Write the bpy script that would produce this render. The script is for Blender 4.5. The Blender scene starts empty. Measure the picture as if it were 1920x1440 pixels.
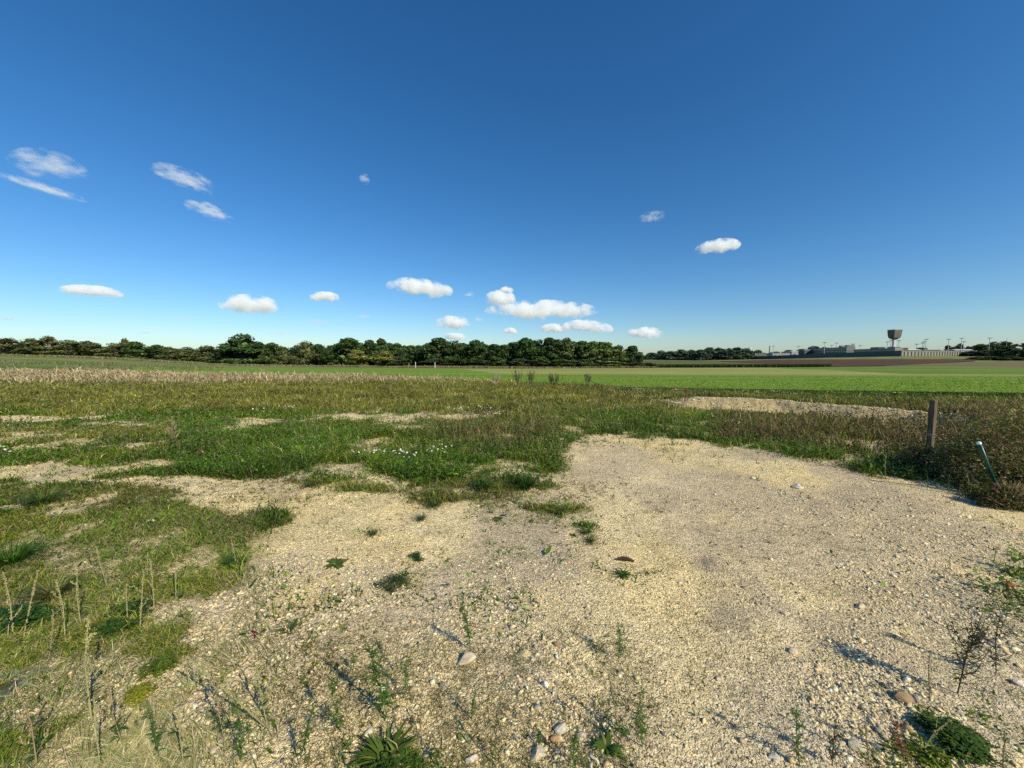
import bpy, math, random
import numpy as np
R = math.radians
rng = np.random.default_rng(7)
random.seed(7)
C = bpy.context.scene.collection
scene = bpy.context.scene

# ---------------------------------------------------------------- view geometry (used to survey the place)
F_PX, CX, CY, EYE = 722.0, 960.0, 720.0, 1.6
TH = math.atan(52 / F_PX)
CT, ST = math.cos(TH), math.sin(TH)
def tan_of(py):
    b = (np.asarray(py, float) - CY) / F_PX
    return (ST + b * CT) / (CT - b * ST)
def u_of(px, py):
    b = (np.asarray(py, float) - CY) / F_PX
    return ((np.asarray(px, float) - CX) / F_PX) / (CT - b * ST)
def project(X, Y, Z):
    dz = Z - EYE
    f = Y * CT - dz * ST
    f = np.where(f < 0.05, 0.05, f)
    return CX + F_PX * X / f, CY + F_PX * (-Y * ST - dz * CT) / f

# ---------------------------------------------------------------- noise
_tab = rng.random((256, 256))
def vnoise(x, y):
    xi = np.floor(x).astype(int); yi = np.floor(y).astype(int)
    fx = x - xi; fy = y - yi
    fx = fx * fx * (3 - 2 * fx); fy = fy * fy * (3 - 2 * fy)
    a = _tab[xi & 255, yi & 255]; b = _tab[(xi + 1) & 255, yi & 255]
    c = _tab[xi & 255, (yi + 1) & 255]; d = _tab[(xi + 1) & 255, (yi + 1) & 255]
    return (a * (1 - fx) + b * fx) * (1 - fy) + (c * (1 - fx) + d * fx) * fy
def fbm(x, y, o=4, s=0.5):
    v = 0; a = 1; t = 0
    for i in range(o):
        v = v + a * vnoise(x * 2 ** i + 17.3 * i, y * 2 ** i + 9.1 * i); t += a; a *= s
    return v / t
def sstep(a, b, x):
    t = np.clip((x - a) / (b - a), 0, 1)
    return t * t * (3 - 2 * t)

# ---------------------------------------------------------------- terrain
TD = np.array([40, 80, 150, 250, 430, 700, 1200, 4000], float)
TC = [(-200, 696, 680, 664, 658, 655, 655, 655, 660), (0, 696, 681, 667, 661, 658, 658, 660, 664),
      (200, 697, 684, 673, 666, 662, 662, 664, 666), (450, 701, 691, 685, 678, 672, 670, 668, 668),
      (960, 704.5, 695, 690.5, 685, 677, 672, 670, 668), (1205, 704.5, 695, 689.5, 684, 678, 675, 672, 668.5),
      (1300, 705, 695, 689.5, 683, 678, 676, 674.5, 668.5), (1440, 705, 695, 689, 683, 677, 673.5, 672, 668.5),
      (1590, 706, 696, 688.5, 681, 671.5, 667, 667, 668), (1690, 707, 697, 688, 679, 667.8, 665, 666, 668),
      (1800, 707, 697.5, 688, 678.5, 668, 665.5, 666, 668), (1920, 708, 698, 689, 679, 669, 667, 667, 668),
      (2200, 708, 698, 689, 680, 670, 668, 668, 668)]
TU = np.array([(c[0] - CX) / F_PX for c in TC])
TDD = np.concatenate([[0, 12, 22], TD, [9000]])
TZ = np.array([[0, 0, 0] + [EYE - tan_of(p) * d for p, d in zip(c[1:], TD)] + [0] for c in TC])
TZ[:, -1] = TZ[:, -2] * 1.2
LIP = [(1268, 743), (1290, 744), (1440, 748), (1600, 761), (1735, 771), (1800, 778)]
LH = 0.30
_lip = np.array([[float(u_of(px, py)) * (EYE - LH) / float(tan_of(py)), (EYE - LH) / float(tan_of(py))] for px, py in LIP])
def bank_d(X, Y):
    """distance behind (+) or before (-) the lip of the bank, and fade along it"""
    yl = np.interp(X, _lip[:, 0], _lip[:, 1])
    fade = sstep(_lip[0, 0] - 0.9, _lip[1, 0] + 0.6, X) * (1 - sstep(_lip[4, 0], _lip[5, 0] + 2.0, X))
    return Y - yl, fade
def micro(X, Y):
    r = np.hypot(X, Y)
    z = (fbm(X * 0.45 + 5, Y * 0.45 + 3, 3) - 0.5) * 0.10 * sstep(2, 8, r)
    z = z + (fbm(X * 3 + 11, Y * 3, 4) - 0.5) * 0.035
    return z * (1 - sstep(60, 120, r))
def terrain(X, Y):
    X = np.asarray(X, float); Y = np.asarray(Y, float)
    r = np.hypot(X, Y); az = np.arctan2(X, Y); m = R(60)
    a = np.abs(az)
    D = r * np.cos(np.minimum(a, m))
    u = np.where(a < m, np.tan(np.clip(az, -m, m)), np.sign(az) * math.tan(m) * (math.pi - a) / (math.pi - m))
    u = np.clip(u, TU[0], TU[-1])
    j = np.clip(np.searchsorted(TU, u) - 1, 0, len(TU) - 2)
    f = (u - TU[j]) / (TU[j + 1] - TU[j])
    k = np.clip(np.searchsorted(TDD, D, side='right') - 1, 0, len(TDD) - 2)
    g = np.clip((D - TDD[k]) / (TDD[k + 1] - TDD[k]), 0, 1)
    z0 = TZ[j, k] * (1 - g) + TZ[j, k + 1] * g
    z1 = TZ[j + 1, k] * (1 - g) + TZ[j + 1, k + 1] * g
    z = z0 * (1 - f) + z1 * f
    d, fade = bank_d(X, Y)
    rag = (fbm(X * 2.5, Y * 0.5 + 40, 3) - 0.5) * 0.5
    prof = np.where(d < 0, sstep(-0.85 + rag, 0.0, d), np.exp(-np.maximum(d, 0) / 3.0))
    prof = np.where((Y > 3) & (X > 0), prof, 0)
    scar = (fbm(X * 5, Y * 5, 3) - 0.5) * 0.16 * np.exp(-((d + 0.4) / 0.4) ** 2)
    return z + LH * prof * fade + scar * fade * ((X > 0) & (Y > 3)) + micro(X, Y)
def tz(x, y): return float(terrain(np.array([x]), np.array([y]))[0])
_DS = np.geomspace(0.5, 4000, 500)
def at_px(px, py, zoff=0.0):
    """ground point seen at photograph position (px, py)"""
    u = float(u_of(px, py)); t = float(tan_of(py))
    f = lambda D: t * D + terrain(u * D, D) + zoff - EYE
    hit = np.nonzero(f(_DS) > 0)[0]
    i = max(1, hit[0]) if len(hit) else len(_DS) - 1
    D = np.linspace(_DS[i - 1], _DS[i], 40); v = f(D)
    k = np.nonzero(v > 0)[0]; hi = float(D[k[0]]) if len(k) else float(D[-1])
    if len(k) and k[0] > 0:
        k0 = k[0]; hi = float(D[k0 - 1] + (D[k0] - D[k0 - 1]) * (-v[k0 - 1]) / (v[k0] - v[k0 - 1]))
    return u * hi, hi
def at_depth(px, D):
    u = float(u_of(px, 670)); return u * D, D
def h_of(px_h, D): return px_h / F_PX * D

# ---------------------------------------------------------------- materials
def newmat(name):
    m = bpy.data.materials.new(name); m.use_nodes = True
    nt = m.node_tree; nt.nodes.clear()
    return m, nt, nt.nodes, nt.links
def principled(nt, **kw):
    o = nt.nodes.new('ShaderNodeOutputMaterial'); b = nt.nodes.new('ShaderNodeBsdfPrincipled')
    for k, v in kw.items(): b.inputs[k].default_value = v
    nt.links.new(b.outputs[0], o.inputs[0]); return b, o
def mixc(nt, a, b, f, mode='MIX'):
    n = nt.nodes.new('ShaderNodeMix'); n.data_type = 'RGBA'; n.blend_type = mode
    for k, v in ((0, f), (6, a), (7, b)):
        if hasattr(v, 'links'): nt.links.new(v, n.inputs[k])
        else: n.inputs[k].default_value = v
    return n.outputs[2]
def noise(nt, scale, detail=4, co=None, kind='ShaderNodeTexNoise', rough=0.6):
    n = nt.nodes.new(kind); n.inputs['Scale'].default_value = scale
    if 'Detail' in n.inputs: n.inputs['Detail'].default_value = detail
    if kind == 'ShaderNodeTexNoise': n.inputs['Roughness'].default_value = rough
    if co is not None: nt.links.new(co, n.inputs['Vector'])
    return n
def ramp(nt, fac, stops):
    n = nt.nodes.new('ShaderNodeValToRGB'); cr = n.color_ramp
    while len(cr.elements) < len(stops): cr.elements.new(0.5)
    for e, (p, c) in zip(cr.elements, stops): e.position = p; e.color = (*c, 1) if len(c) == 3 else c
    nt.links.new(fac, n.inputs[0]); return n.outputs[0]
def pos(nt):
    g = nt.nodes.new('ShaderNodeNewGeometry'); return g.outputs['Position']

def foliage_mat(name, trans=0.3, rough=0.55):
    m, nt, N, L = newmat(name)
    o = N.new('ShaderNodeOutputMaterial'); b = N.new('ShaderNodeBsdfPrincipled'); t = N.new('ShaderNodeBsdfTranslucent')
    a = N.new('ShaderNodeAttribute'); a.attribute_name = 'col'
    b.inputs['Roughness'].default_value = rough; b.inputs['Specular IOR Level'].default_value = 0.25
    L.new(a.outputs['Color'], b.inputs['Base Color'])
    tc = mixc(nt, a.outputs['Color'], (1.0, 1.25, 0.35, 1), 1.0, 'MULTIPLY'); L.new(tc, t.inputs[0])
    mx = N.new('ShaderNodeMixShader'); mx.inputs[0].default_value = trans
    L.new(b.outputs[0], mx.inputs[1]); L.new(t.outputs[0], mx.inputs[2]); L.new(mx.outputs[0], o.inputs[0])
    return m
M_FOL = foliage_mat('leaf')
M_TREE = foliage_mat('tree_leaf', 0.18, 0.7)
M_DRY = foliage_mat('dry_stem', 0.12, 0.8)

def vc_mat(name, rough=0.85, nscale=60, amount=0.35, bump=0.0, bscale=80):
    m, nt, N, L = newmat(name); b, o = principled(nt, Roughness=rough)
    b.inputs['Specular IOR Level'].default_value = 0.25
    a = N.new('ShaderNodeAttribute'); a.attribute_name = 'col'
    p = pos(nt); n = noise(nt, nscale, 3, p)
    dk = ramp(nt, n.outputs[0], [(0.3, (1 - amount,) * 3), (0.7, (1 + amount * 0.4,) * 3)])
    L.new(mixc(nt, a.outputs['Color'], dk, 1.0, 'MULTIPLY'), b.inputs['Base Color'])
    if bump:
        n2 = noise(nt, bscale, 4, p); bp = N.new('ShaderNodeBump'); bp.inputs['Strength'].default_value = bump
        bp.inputs['Distance'].default_value = 0.01; L.new(n2.outputs[0], bp.inputs['Height']); L.new(bp.outputs[0], b.inputs['Normal'])
    return m
M_STONE = vc_mat('stone_face', 0.9, 90, 0.3, 0.3, 200)

def flat_mat(name, c, rough=0.8, var=0.25, scale=3.0, bump=0.0, metal=0.0):
    m, nt, N, L = newmat(name); b, o = principled(nt, Roughness=rough, Metallic=metal)
    p = pos(nt); n = noise(nt, scale, 5, p)
    d = tuple(x * (1 - var) for x in c); e = tuple(min(1, x * (1 + var)) for x in c)
    L.new(ramp(nt, n.outputs[0], [(0.3, d), (0.7, e)]), b.inputs['Base Color'])
    if bump:
        bp = N.new('ShaderNodeBump'); bp.inputs['Strength'].default_value = bump; bp.inputs['Distance'].default_value = 0.02
        L.new(n.outputs[0], bp.inputs['Height']); L.new(bp.outputs[0], b.inputs['Normal'])
    return m
M_BARK = flat_mat('bark', (0.10, 0.085, 0.065), 0.95, 0.4, 8)
M_PALEBARK = flat_mat('pale_bark', (0.27, 0.25, 0.21), 0.95, 0.3, 8)
M_CONC = flat_mat('concrete', (0.30, 0.285, 0.255), 0.9, 0.18, 0.12)
M_BLOCK = flat_mat('block_concrete', (0.20, 0.19, 0.17), 0.9, 0.15, 0.2)
M_WALLB = flat_mat('beige_wall', (0.21, 0.20, 0.17), 0.9, 0.15, 0.2)
M_CONCD = flat_mat('dark_concrete', (0.105, 0.105, 0.10), 0.9, 0.2, 0.15)
M_TOWER = flat_mat('tower_concrete', (0.14, 0.13, 0.105), 0.9, 0.3, 0.25)
M_SHAFT = flat_mat('shaft_concrete', (0.55, 0.54, 0.52), 0.85, 0.1, 0.3)
M_WHITE = flat_mat('white_cladding', (0.72, 0.72, 0.70), 0.6, 0.08, 0.3)
M_ROOF = flat_mat('grey_roof', (0.34, 0.34, 0.34), 0.7, 0.15, 0.2)
M_WIN = flat_mat('window_dark', (0.03, 0.035, 0.045), 0.25, 0.2, 1)
M_STEEL = flat_mat('galvanised_steel', (0.22, 0.23, 0.24), 0.5, 0.1, 1, 0, 0.3)
M_GREEN = flat_mat('green_plastic', (0.0, 0.075, 0.042), 0.35, 0.15, 30)
M_WPLAST = flat_mat('white_plastic', (0.8, 0.8, 0.78), 0.4, 0.08, 40)
M_WPAINT = flat_mat('white_paint', (0.58, 0.58, 0.54), 0.6, 0.1, 8)
M_WOODG = flat_mat('old_wood', (0.16, 0.135, 0.10), 0.9, 0.3, 10)

def wood_post_mat():
    m, nt, N, L = newmat('weathered_post'); b, o = principled(nt, Roughness=0.9)
    tc = N.new('ShaderNodeTexCoord'); mp = N.new('ShaderNodeMapping'); mp.inputs['Scale'].default_value = (60, 60, 3)
    L.new(tc.outputs['Object'], mp.inputs[0]); n = noise(nt, 1.0, 6, mp.outputs[0], rough=0.7)
    L.new(ramp(nt, n.outputs[0], [(0.3, (0.045, 0.033, 0.022)), (0.55, (0.15, 0.115, 0.07)), (0.8, (0.25, 0.195, 0.125))]), b.inputs['Base Color'])
    bp = N.new('ShaderNodeBump'); bp.inputs['Strength'].default_value = 0.8; bp.inputs['Distance'].default_value = 0.01
    L.new(n.outputs[0], bp.inputs['Height']); L.new(bp.outputs[0], b.inputs['Normal'])
    return m
M_POST = wood_post_mat()

def ground_mat():
    m, nt, N, L = newmat('gravel_soil'); b, o = principled(nt, Roughness=0.95)
    b.inputs['Specular IOR Level'].default_value = 0.15
    a = N.new('ShaderNodeAttribute'); a.attribute_name = 'col'
    g = N.new('ShaderNodeAttribute'); g.attribute_name = 'grit'
    p = pos(nt)
    v1 = noise(nt, 55, 0, p, 'ShaderNodeTexVoronoi'); v2 = noise(nt, 130, 0, p, 'ShaderNodeTexVoronoi')
    n1 = noise(nt, 240, 3, p); n2 = noise(nt, 9, 5, p); n3 = noise(nt, 40, 4, p)
    sep = N.new('ShaderNodeSeparateColor'); L.new(v1.outputs['Color'], sep.inputs[0])
    sep2 = N.new('ShaderNodeSeparateColor'); L.new(v2.outputs['Color'], sep2.inputs[0])
    peb = ramp(nt, sep.outputs[0], [(0.0, (0.60, 0.59, 0.60)), (0.2, (0.98, 0.96, 0.92)), (0.6, (1.05, 1.02, 0.97)), (0.9, (1.22, 1.22, 1.2))])
    peb2 = ramp(nt, sep2.outputs[1], [(0.0, (0.70, 0.69, 0.70)), (0.5, (1.0, 0.98, 0.94)), (1.0, (1.25, 1.25, 1.22))])
    k = mixc(nt, a.outputs['Color'], peb, g.outputs['Fac'], 'MULTIPLY')
    k = mixc(nt, k, peb2, g.outputs['Fac'], 'MULTIPLY')
    nn = ramp(nt, n1.outputs[0], [(0.25, (0.80,) * 3), (0.7, (1.18,) * 3)])
    k = mixc(nt, k, nn, 1.0, 'MULTIPLY')
    nn = ramp(nt, n2.outputs[0], [(0.3, (0.92, 0.91, 0.89)), (0.7, (1.12, 1.12, 1.10))])
    k = mixc(nt, k, nn, 1.0, 'MULTIPLY')
    nn = ramp(nt, n3.outputs[0], [(0.3, (0.86, 0.855, 0.85)), (0.7, (1.14, 1.14, 1.14))])
    k = mixc(nt, k, nn, 1.0, 'MULTIPLY')
    L.new(k, b.inputs['Base Color'])
    def inv(s):
        q = N.new('ShaderNodeMath'); q.operation = 'MULTIPLY_ADD'; q.inputs[1].default_value = -1; q.inputs[2].default_value = 1
        L.new(s, q.inputs[0]); return q.outputs[0]
    prev = None
    for s, d, st in ((inv(v1.outputs['Distance']), 0.014, 1.0), (inv(v2.outputs['Distance']), 0.008, 1.0), (n3.outputs[0], 0.016, 0.8), (n1.outputs[0], 0.004, 0.9)):
        bp = N.new('ShaderNodeBump'); bp.inputs['Distance'].default_value = d; bp.inputs['Strength'].default_value = st
        L.new(s, bp.inputs['Height'])
        if prev: L.new(prev, bp.inputs['Normal'])
        prev = bp.outputs[0]
    L.new(prev, b.inputs['Normal'])
    return m
M_GROUND = ground_mat()

def field_mat(name, c1, c2, c3, s1=1.2, s2=0.12, stretch=(1, 1, 1), bump=0.5):
    m, nt, N, L = newmat(name); b, o = principled(nt, Roughness=0.95)
    b.inputs['Specular IOR Level'].default_value = 0.1
    p = pos(nt); mp = N.new('ShaderNodeMapping'); mp.inputs['Scale'].default_value = stretch; L.new(p, mp.inputs[0])
    n = noise(nt, s1, 8, mp.outputs[0], rough=0.75); mp2 = N.new('ShaderNodeMapping'); mp2.inputs['Scale'].default_value = (.05, 1, 1); mp2.inputs['Rotation'].default_value = (0, 0, R(4)); L.new(p, mp2.inputs[0]); n2 = noise(nt, s2 * 2.5, 5, mp2.outputs[0])
    k = ramp(nt, n.outputs[0], [(0.32, c1), (0.5, c2), (0.68, c3)])
    k = mixc(nt, k, ramp(nt, n2.outputs[0], [(0.3, (0.8, 0.83, 0.8)), (0.7, (1.2, 1.13, 1.1))]), 1.0, 'MULTIPLY')
    L.new(k, b.inputs['Base Color'])
    bp = N.new('ShaderNodeBump'); bp.inputs['Strength'].default_value = bump; bp.inputs['Distance'].default_value = 0.15
    L.new(n.outputs[0], bp.inputs['Height']); L.new(bp.outputs[0], b.inputs['Normal'])
    return m

# ---------------------------------------------------------------- mesh helpers
def tag(o, label=None, cat=None, group=None, kind=None):
    if label: o['label'] = label
    if cat: o['category'] = cat
    if group: o['group'] = group
    if kind: o['kind'] = kind
    return o
def build(name, V, T, mat, col=None, parent=None, smooth=False, extra=None):
    V = np.asarray(V, np.float32); T = np.asarray(T, np.int32); k = T.shape[1]
    me = bpy.data.meshes.new(name)
    me.vertices.add(len(V)); me.vertices.foreach_set('co', V.ravel())
    me.loops.add(T.size); me.loops.foreach_set('vertex_index', T.ravel())
    me.polygons.add(len(T)); me.polygons.foreach_set('loop_start', np.arange(len(T), dtype=np.int32) * k)
    me.polygons.foreach_set('loop_total', np.full(len(T), k, np.int32))
    if smooth: me.polygons.foreach_set('use_smooth', np.ones(len(T), bool))
    me.update(calc_edges=True)
    if col is not None:
        a = me.color_attributes.new('col', 'FLOAT_COLOR', 'POINT')
        c4 = np.ones((len(V), 4), np.float32); c4[:, :3] = col; a.data.foreach_set('color', c4.ravel())
    for nm, arr in (extra or {}).items():
        a = me.attributes.new(nm, 'FLOAT', 'POINT'); a.data.foreach_set('value', np.asarray(arr, np.float32))
    me.materials.append(mat)
    o = bpy.data.objects.new(name, me); C.objects.link(o)
    if parent: o.parent = parent
    return o
def empty(name, loc, rz=0, label=None, cat=None, group=None):
    o = bpy.data.objects.new(name, None); C.objects.link(o); o.location = loc; o.rotation_euler = (0, 0, rz)
    o.empty_display_size = 0.2
    return tag(o, label, cat, group)
class MB:
    """collects boxes, tubes, strips; quads only (triangles as degenerate-free tris are kept apart)"""
    def __init__(s): s.v = []; s.t = []; s.c = []; s.col = (0.1, 0.1, 0.1)
    def add(s, vs, ts):
        n = len(s.v); s.v += [tuple(x) for x in vs]; s.t += [tuple(i + n for i in t) for t in ts]
        s.c += [s.col] * len(vs)
    def quad(s, a, b, c, d): s.add([a, b, c, d], [(0, 1, 2), (0, 2, 3)])
    def box(s, cx, cy, z0, sx, sy, sz, rz=0, taper=1.0):
        vs = []
        for z, k in ((z0, 1), (z0 + sz, taper)):
            for x, y in ((-1, -1), (1, -1), (1, 1), (-1, 1)):
                X, Y = x * sx / 2 * k, y * sy / 2 * k
                vs.append((cx + X * math.cos(rz) - Y * math.sin(rz), cy + X * math.sin(rz) + Y * math.cos(rz), z))
        s.hexa(vs)
    def hexa(s, vs):
        q = [(0, 3, 2, 1), (4, 5, 6, 7), (0, 1, 5, 4), (1, 2, 6, 5), (2, 3, 7, 6), (3, 0, 4, 7)]
        for f in q: s.add([vs[i] for i in f], [(0, 1, 2), (0, 2, 3)])
    def tube(s, pts, rad, n=6, cap=True):
        pts = [np.array(p, float) for p in pts]; rings = []
        for i, p in enumerate(pts):
            d = pts[min(i + 1, len(pts) - 1)] - pts[max(i - 1, 0)]
            d = d / (np.linalg.norm(d) + 1e-9)
            a = np.cross(d, (0.31, 0.95, 0.05)); a /= np.linalg.norm(a) + 1e-9; b = np.cross(d, a)
            r = rad[i] if hasattr(rad, '__len__') else rad
            rings.append([p + r * (math.cos(2 * math.pi * k / n) * a + math.sin(2 * math.pi * k / n) * b) for k in range(n)])
        vs = [v for g in rings for v in g]; ts = []
        for i in range(len(pts) - 1):
            for k in range(n):
                q = i * n + k; w = i * n + (k + 1) % n
                ts += [(q, w, w + n), (q, w + n, q + n)]
        if cap:
            for base in (0, (len(pts) - 1) * n):
                for k in range(1, n - 1): ts.append((base, base + k, base + k + 1))
        s.add(vs, ts)
    def leaf(s, base, d, up, length, width, droop=0.3, seg=3, shape=0.5):
        px, py, pz = (float(q) for q in base); dx, dy, dz = (float(q) for q in d); k = math.sqrt(dx * dx + dy * dy + dz * dz) + 1e-9; dx /= k; dy /= k; dz /= k
        ux, uy, uz = up; sx, sy, sz = dy * uz - dz * uy, dz * ux - dx * uz, dx * uy - dy * ux
        k = math.sqrt(sx * sx + sy * sy + sz * sz) + 1e-9; sx /= k; sy /= k; sz /= k
        nx, ny, nz = sy * dz - sz * dy, sz * dx - sx * dz, sx * dy - sy * dx
        vs = []
        for i in range(seg + 1):
            t = i / seg
            w = width * 0.5 * (math.sin(math.pi * min(1, t ** shape * 0.93 + 0.05)) + 0.06); q = w * .25
            vs += [(px - sx * w + nx * q, py - sy * w + ny * q, pz - sz * w + nz * q), (px + sx * w + nx * q, py + sy * w + ny * q, pz + sz * w + nz * q)]
            dz -= droop / seg; k = math.sqrt(dx * dx + dy * dy + dz * dz) + 1e-9; dx /= k; dy /= k; dz /= k
            l = length / seg; px += dx * l; py += dy * l; pz += dz * l
        ts = []
        for i in range(seg): ts += [(2 * i, 2 * i + 1, 2 * i + 3), (2 * i, 2 * i + 3, 2 * i + 2)]
        s.add(vs, ts)
    def build(s, name, mat, parent=None, smooth=False, loc=None):
        if not s.v: return None
        o = build(name, s.v, s.t, mat, np.array(s.c), parent, smooth)
        if loc is not None: o.location = loc
        return o

# ---------------------------------------------------------------- cover map of the rough ground
CMX = np.arange(0, 1921, 120)
CMY = [700, 720, 760, 772, 785, 800, 815, 840, 865, 885, 905, 925, 950, 980, 1020, 1060, 1100, 1150, 1200, 1260, 1320, 1380, 1440]
CM = ["99999999999999999", "99999999999999999", "99999999999999999", "99999999999999999", "77898999999999999", "66799999999999999",
      "67899999987899999", "87899999992368999", "88889899991002799", "66768689881000799", "76546358740000499", "99965224420000079",
      "99985321310000036", "99996210310000001", "99994000100000000", "98863000000000001", "87752100000000002", "77543110000000002",
      "87754110000000001", "65543000000000010", "54432000000000021", "43321012000000122", "43210013110001222"]
CMA = np.array([[int(ch) for ch in r] for r in CM], float) / 9
BARE = [(770, 783, 165, 10, .9), (470, 788, 40, 5, .5), (40, 786, 90, 5, 1.0), (60, 812, 130, 5, .35), (170, 782, 70, 3.5, .6), (230, 796, 90, 4, .4), (60, 838, 110, 4, .4),
        (120, 880, 200, 9, .5), (300, 903, 190, 8, .5), (60, 896, 120, 6, .5), (10, 952, 50, 7, .8), (450, 935, 90, 25, .75), (280, 868, 60, 6, .5), (660, 885, 60, 18, .8),
        (1130, 870, 100, 50, 1.1), (960, 893, 60, 8, .6), (1500, 762, 0.1, 0.1, 0), (1420, 845, 50, 7, .35),
        (590, 1000, 120, 70, .5), (430, 1180, 80, 40, .25)]
LUSH = [(985, 905, 55, 14, .6), (820, 938, 60, 10, .8), (1050, 952, 55, 8, .5), (585, 905, 40, 7, .6), (680, 918, 45, 7, .5), (1090, 985, 35, 9, .35), (500, 975, 60, 20, .5),
        (440, 1030, 30, 40, .5), (150, 1170, 160, 35, .4), (60, 1410, 160, 60, .2), (320, 1240, 60, 30, .4), (1760, 1410, 110, 30, .18), (1905, 1110, 30, 40, .08), (520, 938, 70, 10, .3), (330, 925, 90, 8, .35), (640, 898, 50, 7, .35), (470, 900, 60, 6, .3), (740, 1425, 70, 30, .6)]
def cover(px, py):
    x = np.clip(px / 120, 0, 15.999); i = x.astype(int); fx = x - i
    yy = np.array(CMY, float); j = np.clip(np.searchsorted(yy, py) - 1, 0, len(yy) - 2); fy = np.clip((py - yy[j]) / (yy[j + 1] - yy[j]), 0, 1)
    v = (CMA[j, i] * (1 - fx) + CMA[j, i + 1] * fx) * (1 - fy) + (CMA[j + 1, i] * (1 - fx) + CMA[j + 1, i + 1] * fx) * fy
    for cx, cy, rx, ry, w in BARE: v = v - w * np.exp(-(((px - cx) / max(rx, 1)) ** 2 + ((py - cy) / max(ry, 1)) ** 2) ** 1.5)
    for cx, cy, rx, ry, w in LUSH: v = v + w * np.exp(-(((px - cx) / rx) ** 2 + ((py - cy) / ry) ** 2) ** 1.5)
    return v
def patch(X, Y, px, py):
    n = fbm(X * 1.3 + 3, Y * 1.3 + 8, 5, 0.62)
    n = np.clip((n - 0.5) * 2.2 + 0.5, 0, 1)
    c = cover(px + (fbm(X * 2, Y * 2, 3) - .5) * 60, py + (fbm(X * 2 + 40, Y * 2, 3) - .5) * 14)
    d, fade = bank_d(X, Y)
    scarp = np.exp(-((d + 0.42) / 0.38) ** 4) * fade * (1 - 0.6 * sstep(7, 11, X)) * (X > 0)
    scarp = np.maximum(scarp, 0.9 * np.exp(-((d - 0.02) / 0.12) ** 2) * fade * (X > 0))
    c = c - scarp * 1.1
    hf = fbm(X * 5 + 31, Y * 5 + 2, 4, .7) - 0.5
    v = sstep(-0.28, 0.42, c - (n - .5) * 1.25 - .44 + hf * 1.9) * np.clip(c * 1.7, 0, 1)
    fringe = 0.10 * sstep(-.9, -.1, c - n) * sstep(.46, .6, fbm(X * 3 + 60, Y * 3, 3)) * (1 - .92 * sstep(1120, 1300, px) * (py > 860))
    return np.maximum(v, fringe)

# ---------------------------------------------------------------- ground sheet
def ring_axis():
    r = [0.01, 0.1, 0.25]
    while r[-1] < 12: r.append(r[-1] * 1.0065 + 0.001)
    while r[-1] < 60: r.append(r[-1] * 1.012)
    while r[-1] < 8500: r.append(r[-1] * 1.035)
    return np.array(r)
RR = ring_axis()
AZ = np.concatenate([np.linspace(-180, -66, 40)[:-1], np.linspace(-66, 66, 760), np.linspace(66, 180, 40)[1:-1]]) * math.pi / 180
NR, NA = len(RR), len(AZ)
rr, aa = np.meshgrid(RR, AZ, indexing='ij')
GX, GY = rr * np.sin(aa), rr * np.cos(aa)
GZ = terrain(GX, GY)
gpx, gpy = project(GX, GY, GZ)
front = GY > 0.3
gpx = np.where(front, gpx, np.where(GX < 0, -400, 2300)); gpy = np.where(front, gpy, 1440)
cov = patch(GX, GY, gpx, np.clip(gpy, 690, 1440))
sand = np.array([0.86, 0.71, 0.42]); sand2 = np.array([0.90, 0.72, 0.385]); greyg = np.array([0.64, 0.535, 0.365])
n1 = fbm(GX * 0.7 + 9, GY * 0.7, 4)[..., None]; n2 = fbm(GX * 1.1 + 70, GY * 0.8 + 3, 4)[..., None]
colr = sand * (1 - sstep(.45, .62, n1)) + sand2 * sstep(.45, .62, n1)
colr = colr * (1 - 0.8 * sstep(.48, .66, n2)) + greyg * 0.8 * sstep(.48, .66, n2)
n3 = fbm(GX * 3.2 + 7, GY * 3.2 + 3, 4)[..., None]; colr = colr * (.80 + .40 * n3)
for cx, cy, rx, ry, w, cc in ((1010, 1040, 110, 70, .8, (0.48, 0.39, 0.31)), (1370, 1160, 70, 50, .7, (0.30, 0.27, 0.23)), (1325, 1055, 26, 16, .7, (.22, .19, .16)),
                              (1700, 1380, 300, 90, .7, (0.50, 0.44, 0.36)), (1880, 1250, 160, 110, .6, (0.44, 0.39, 0.33)), (1700, 930, 220, 30, .6, (.50, .42, .32)),
                              (640, 1290, 120, 90, .7, (.80, .60, .33)), (1100, 1330, 160, 60, .4, (.48, .38, .27)), (250, 1300, 260, 120, .5, (.60, .50, .33))):
    w_ = (w * np.exp(-((gpx - cx) / rx) ** 2 - ((gpy - cy) / ry) ** 2))[..., None] * np.clip(n1 * 1.6, 0, 1)
    colr = colr * (1 - w_) + np.array(cc) * w_
soil = np.array([0.20, 0.17, 0.075])
c_ = cov[..., None] * 0.85
colr = colr * (1 - c_) + soil * c_
rrn = rr[..., None]
dryc = np.array([0.33, 0.27, 0.13]); gre = np.array([0.11, 0.17, 0.03]); gre2 = np.array([0.19, 0.21, 0.06])
ns = fbm(GX * 0.05 + 3, GY * 0.12, 4)[..., None]
farc = gre * (1 - sstep(.4, .62, ns)) + gre2 * sstep(.4, .62, ns)
ns2 = fbm(GX * 0.03 + 31, GY * 0.1 + 5, 4)[..., None]
farc = farc * (1 - 0.5 * sstep(.55, .68, ns2)) + dryc * 0.5 * sstep(.55, .68, ns2)
t = sstep(19, 42, rrn)
colr = colr * (1 - t) + farc * t
d_, fd_ = bank_d(GX, GY)
sc_ = (np.exp(-((d_ + 0.35) / 0.45) ** 4) * fd_ * (GX > 0) * (GY > 3))[..., None] * (1 - cov[..., None] * .8)
colr = colr * (1 - sc_) + np.array([0.52, 0.42, 0.24]) * (0.6 + 0.75 * fbm(GX * 6, GY * 6, 3)[..., None]) * sc_
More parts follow.
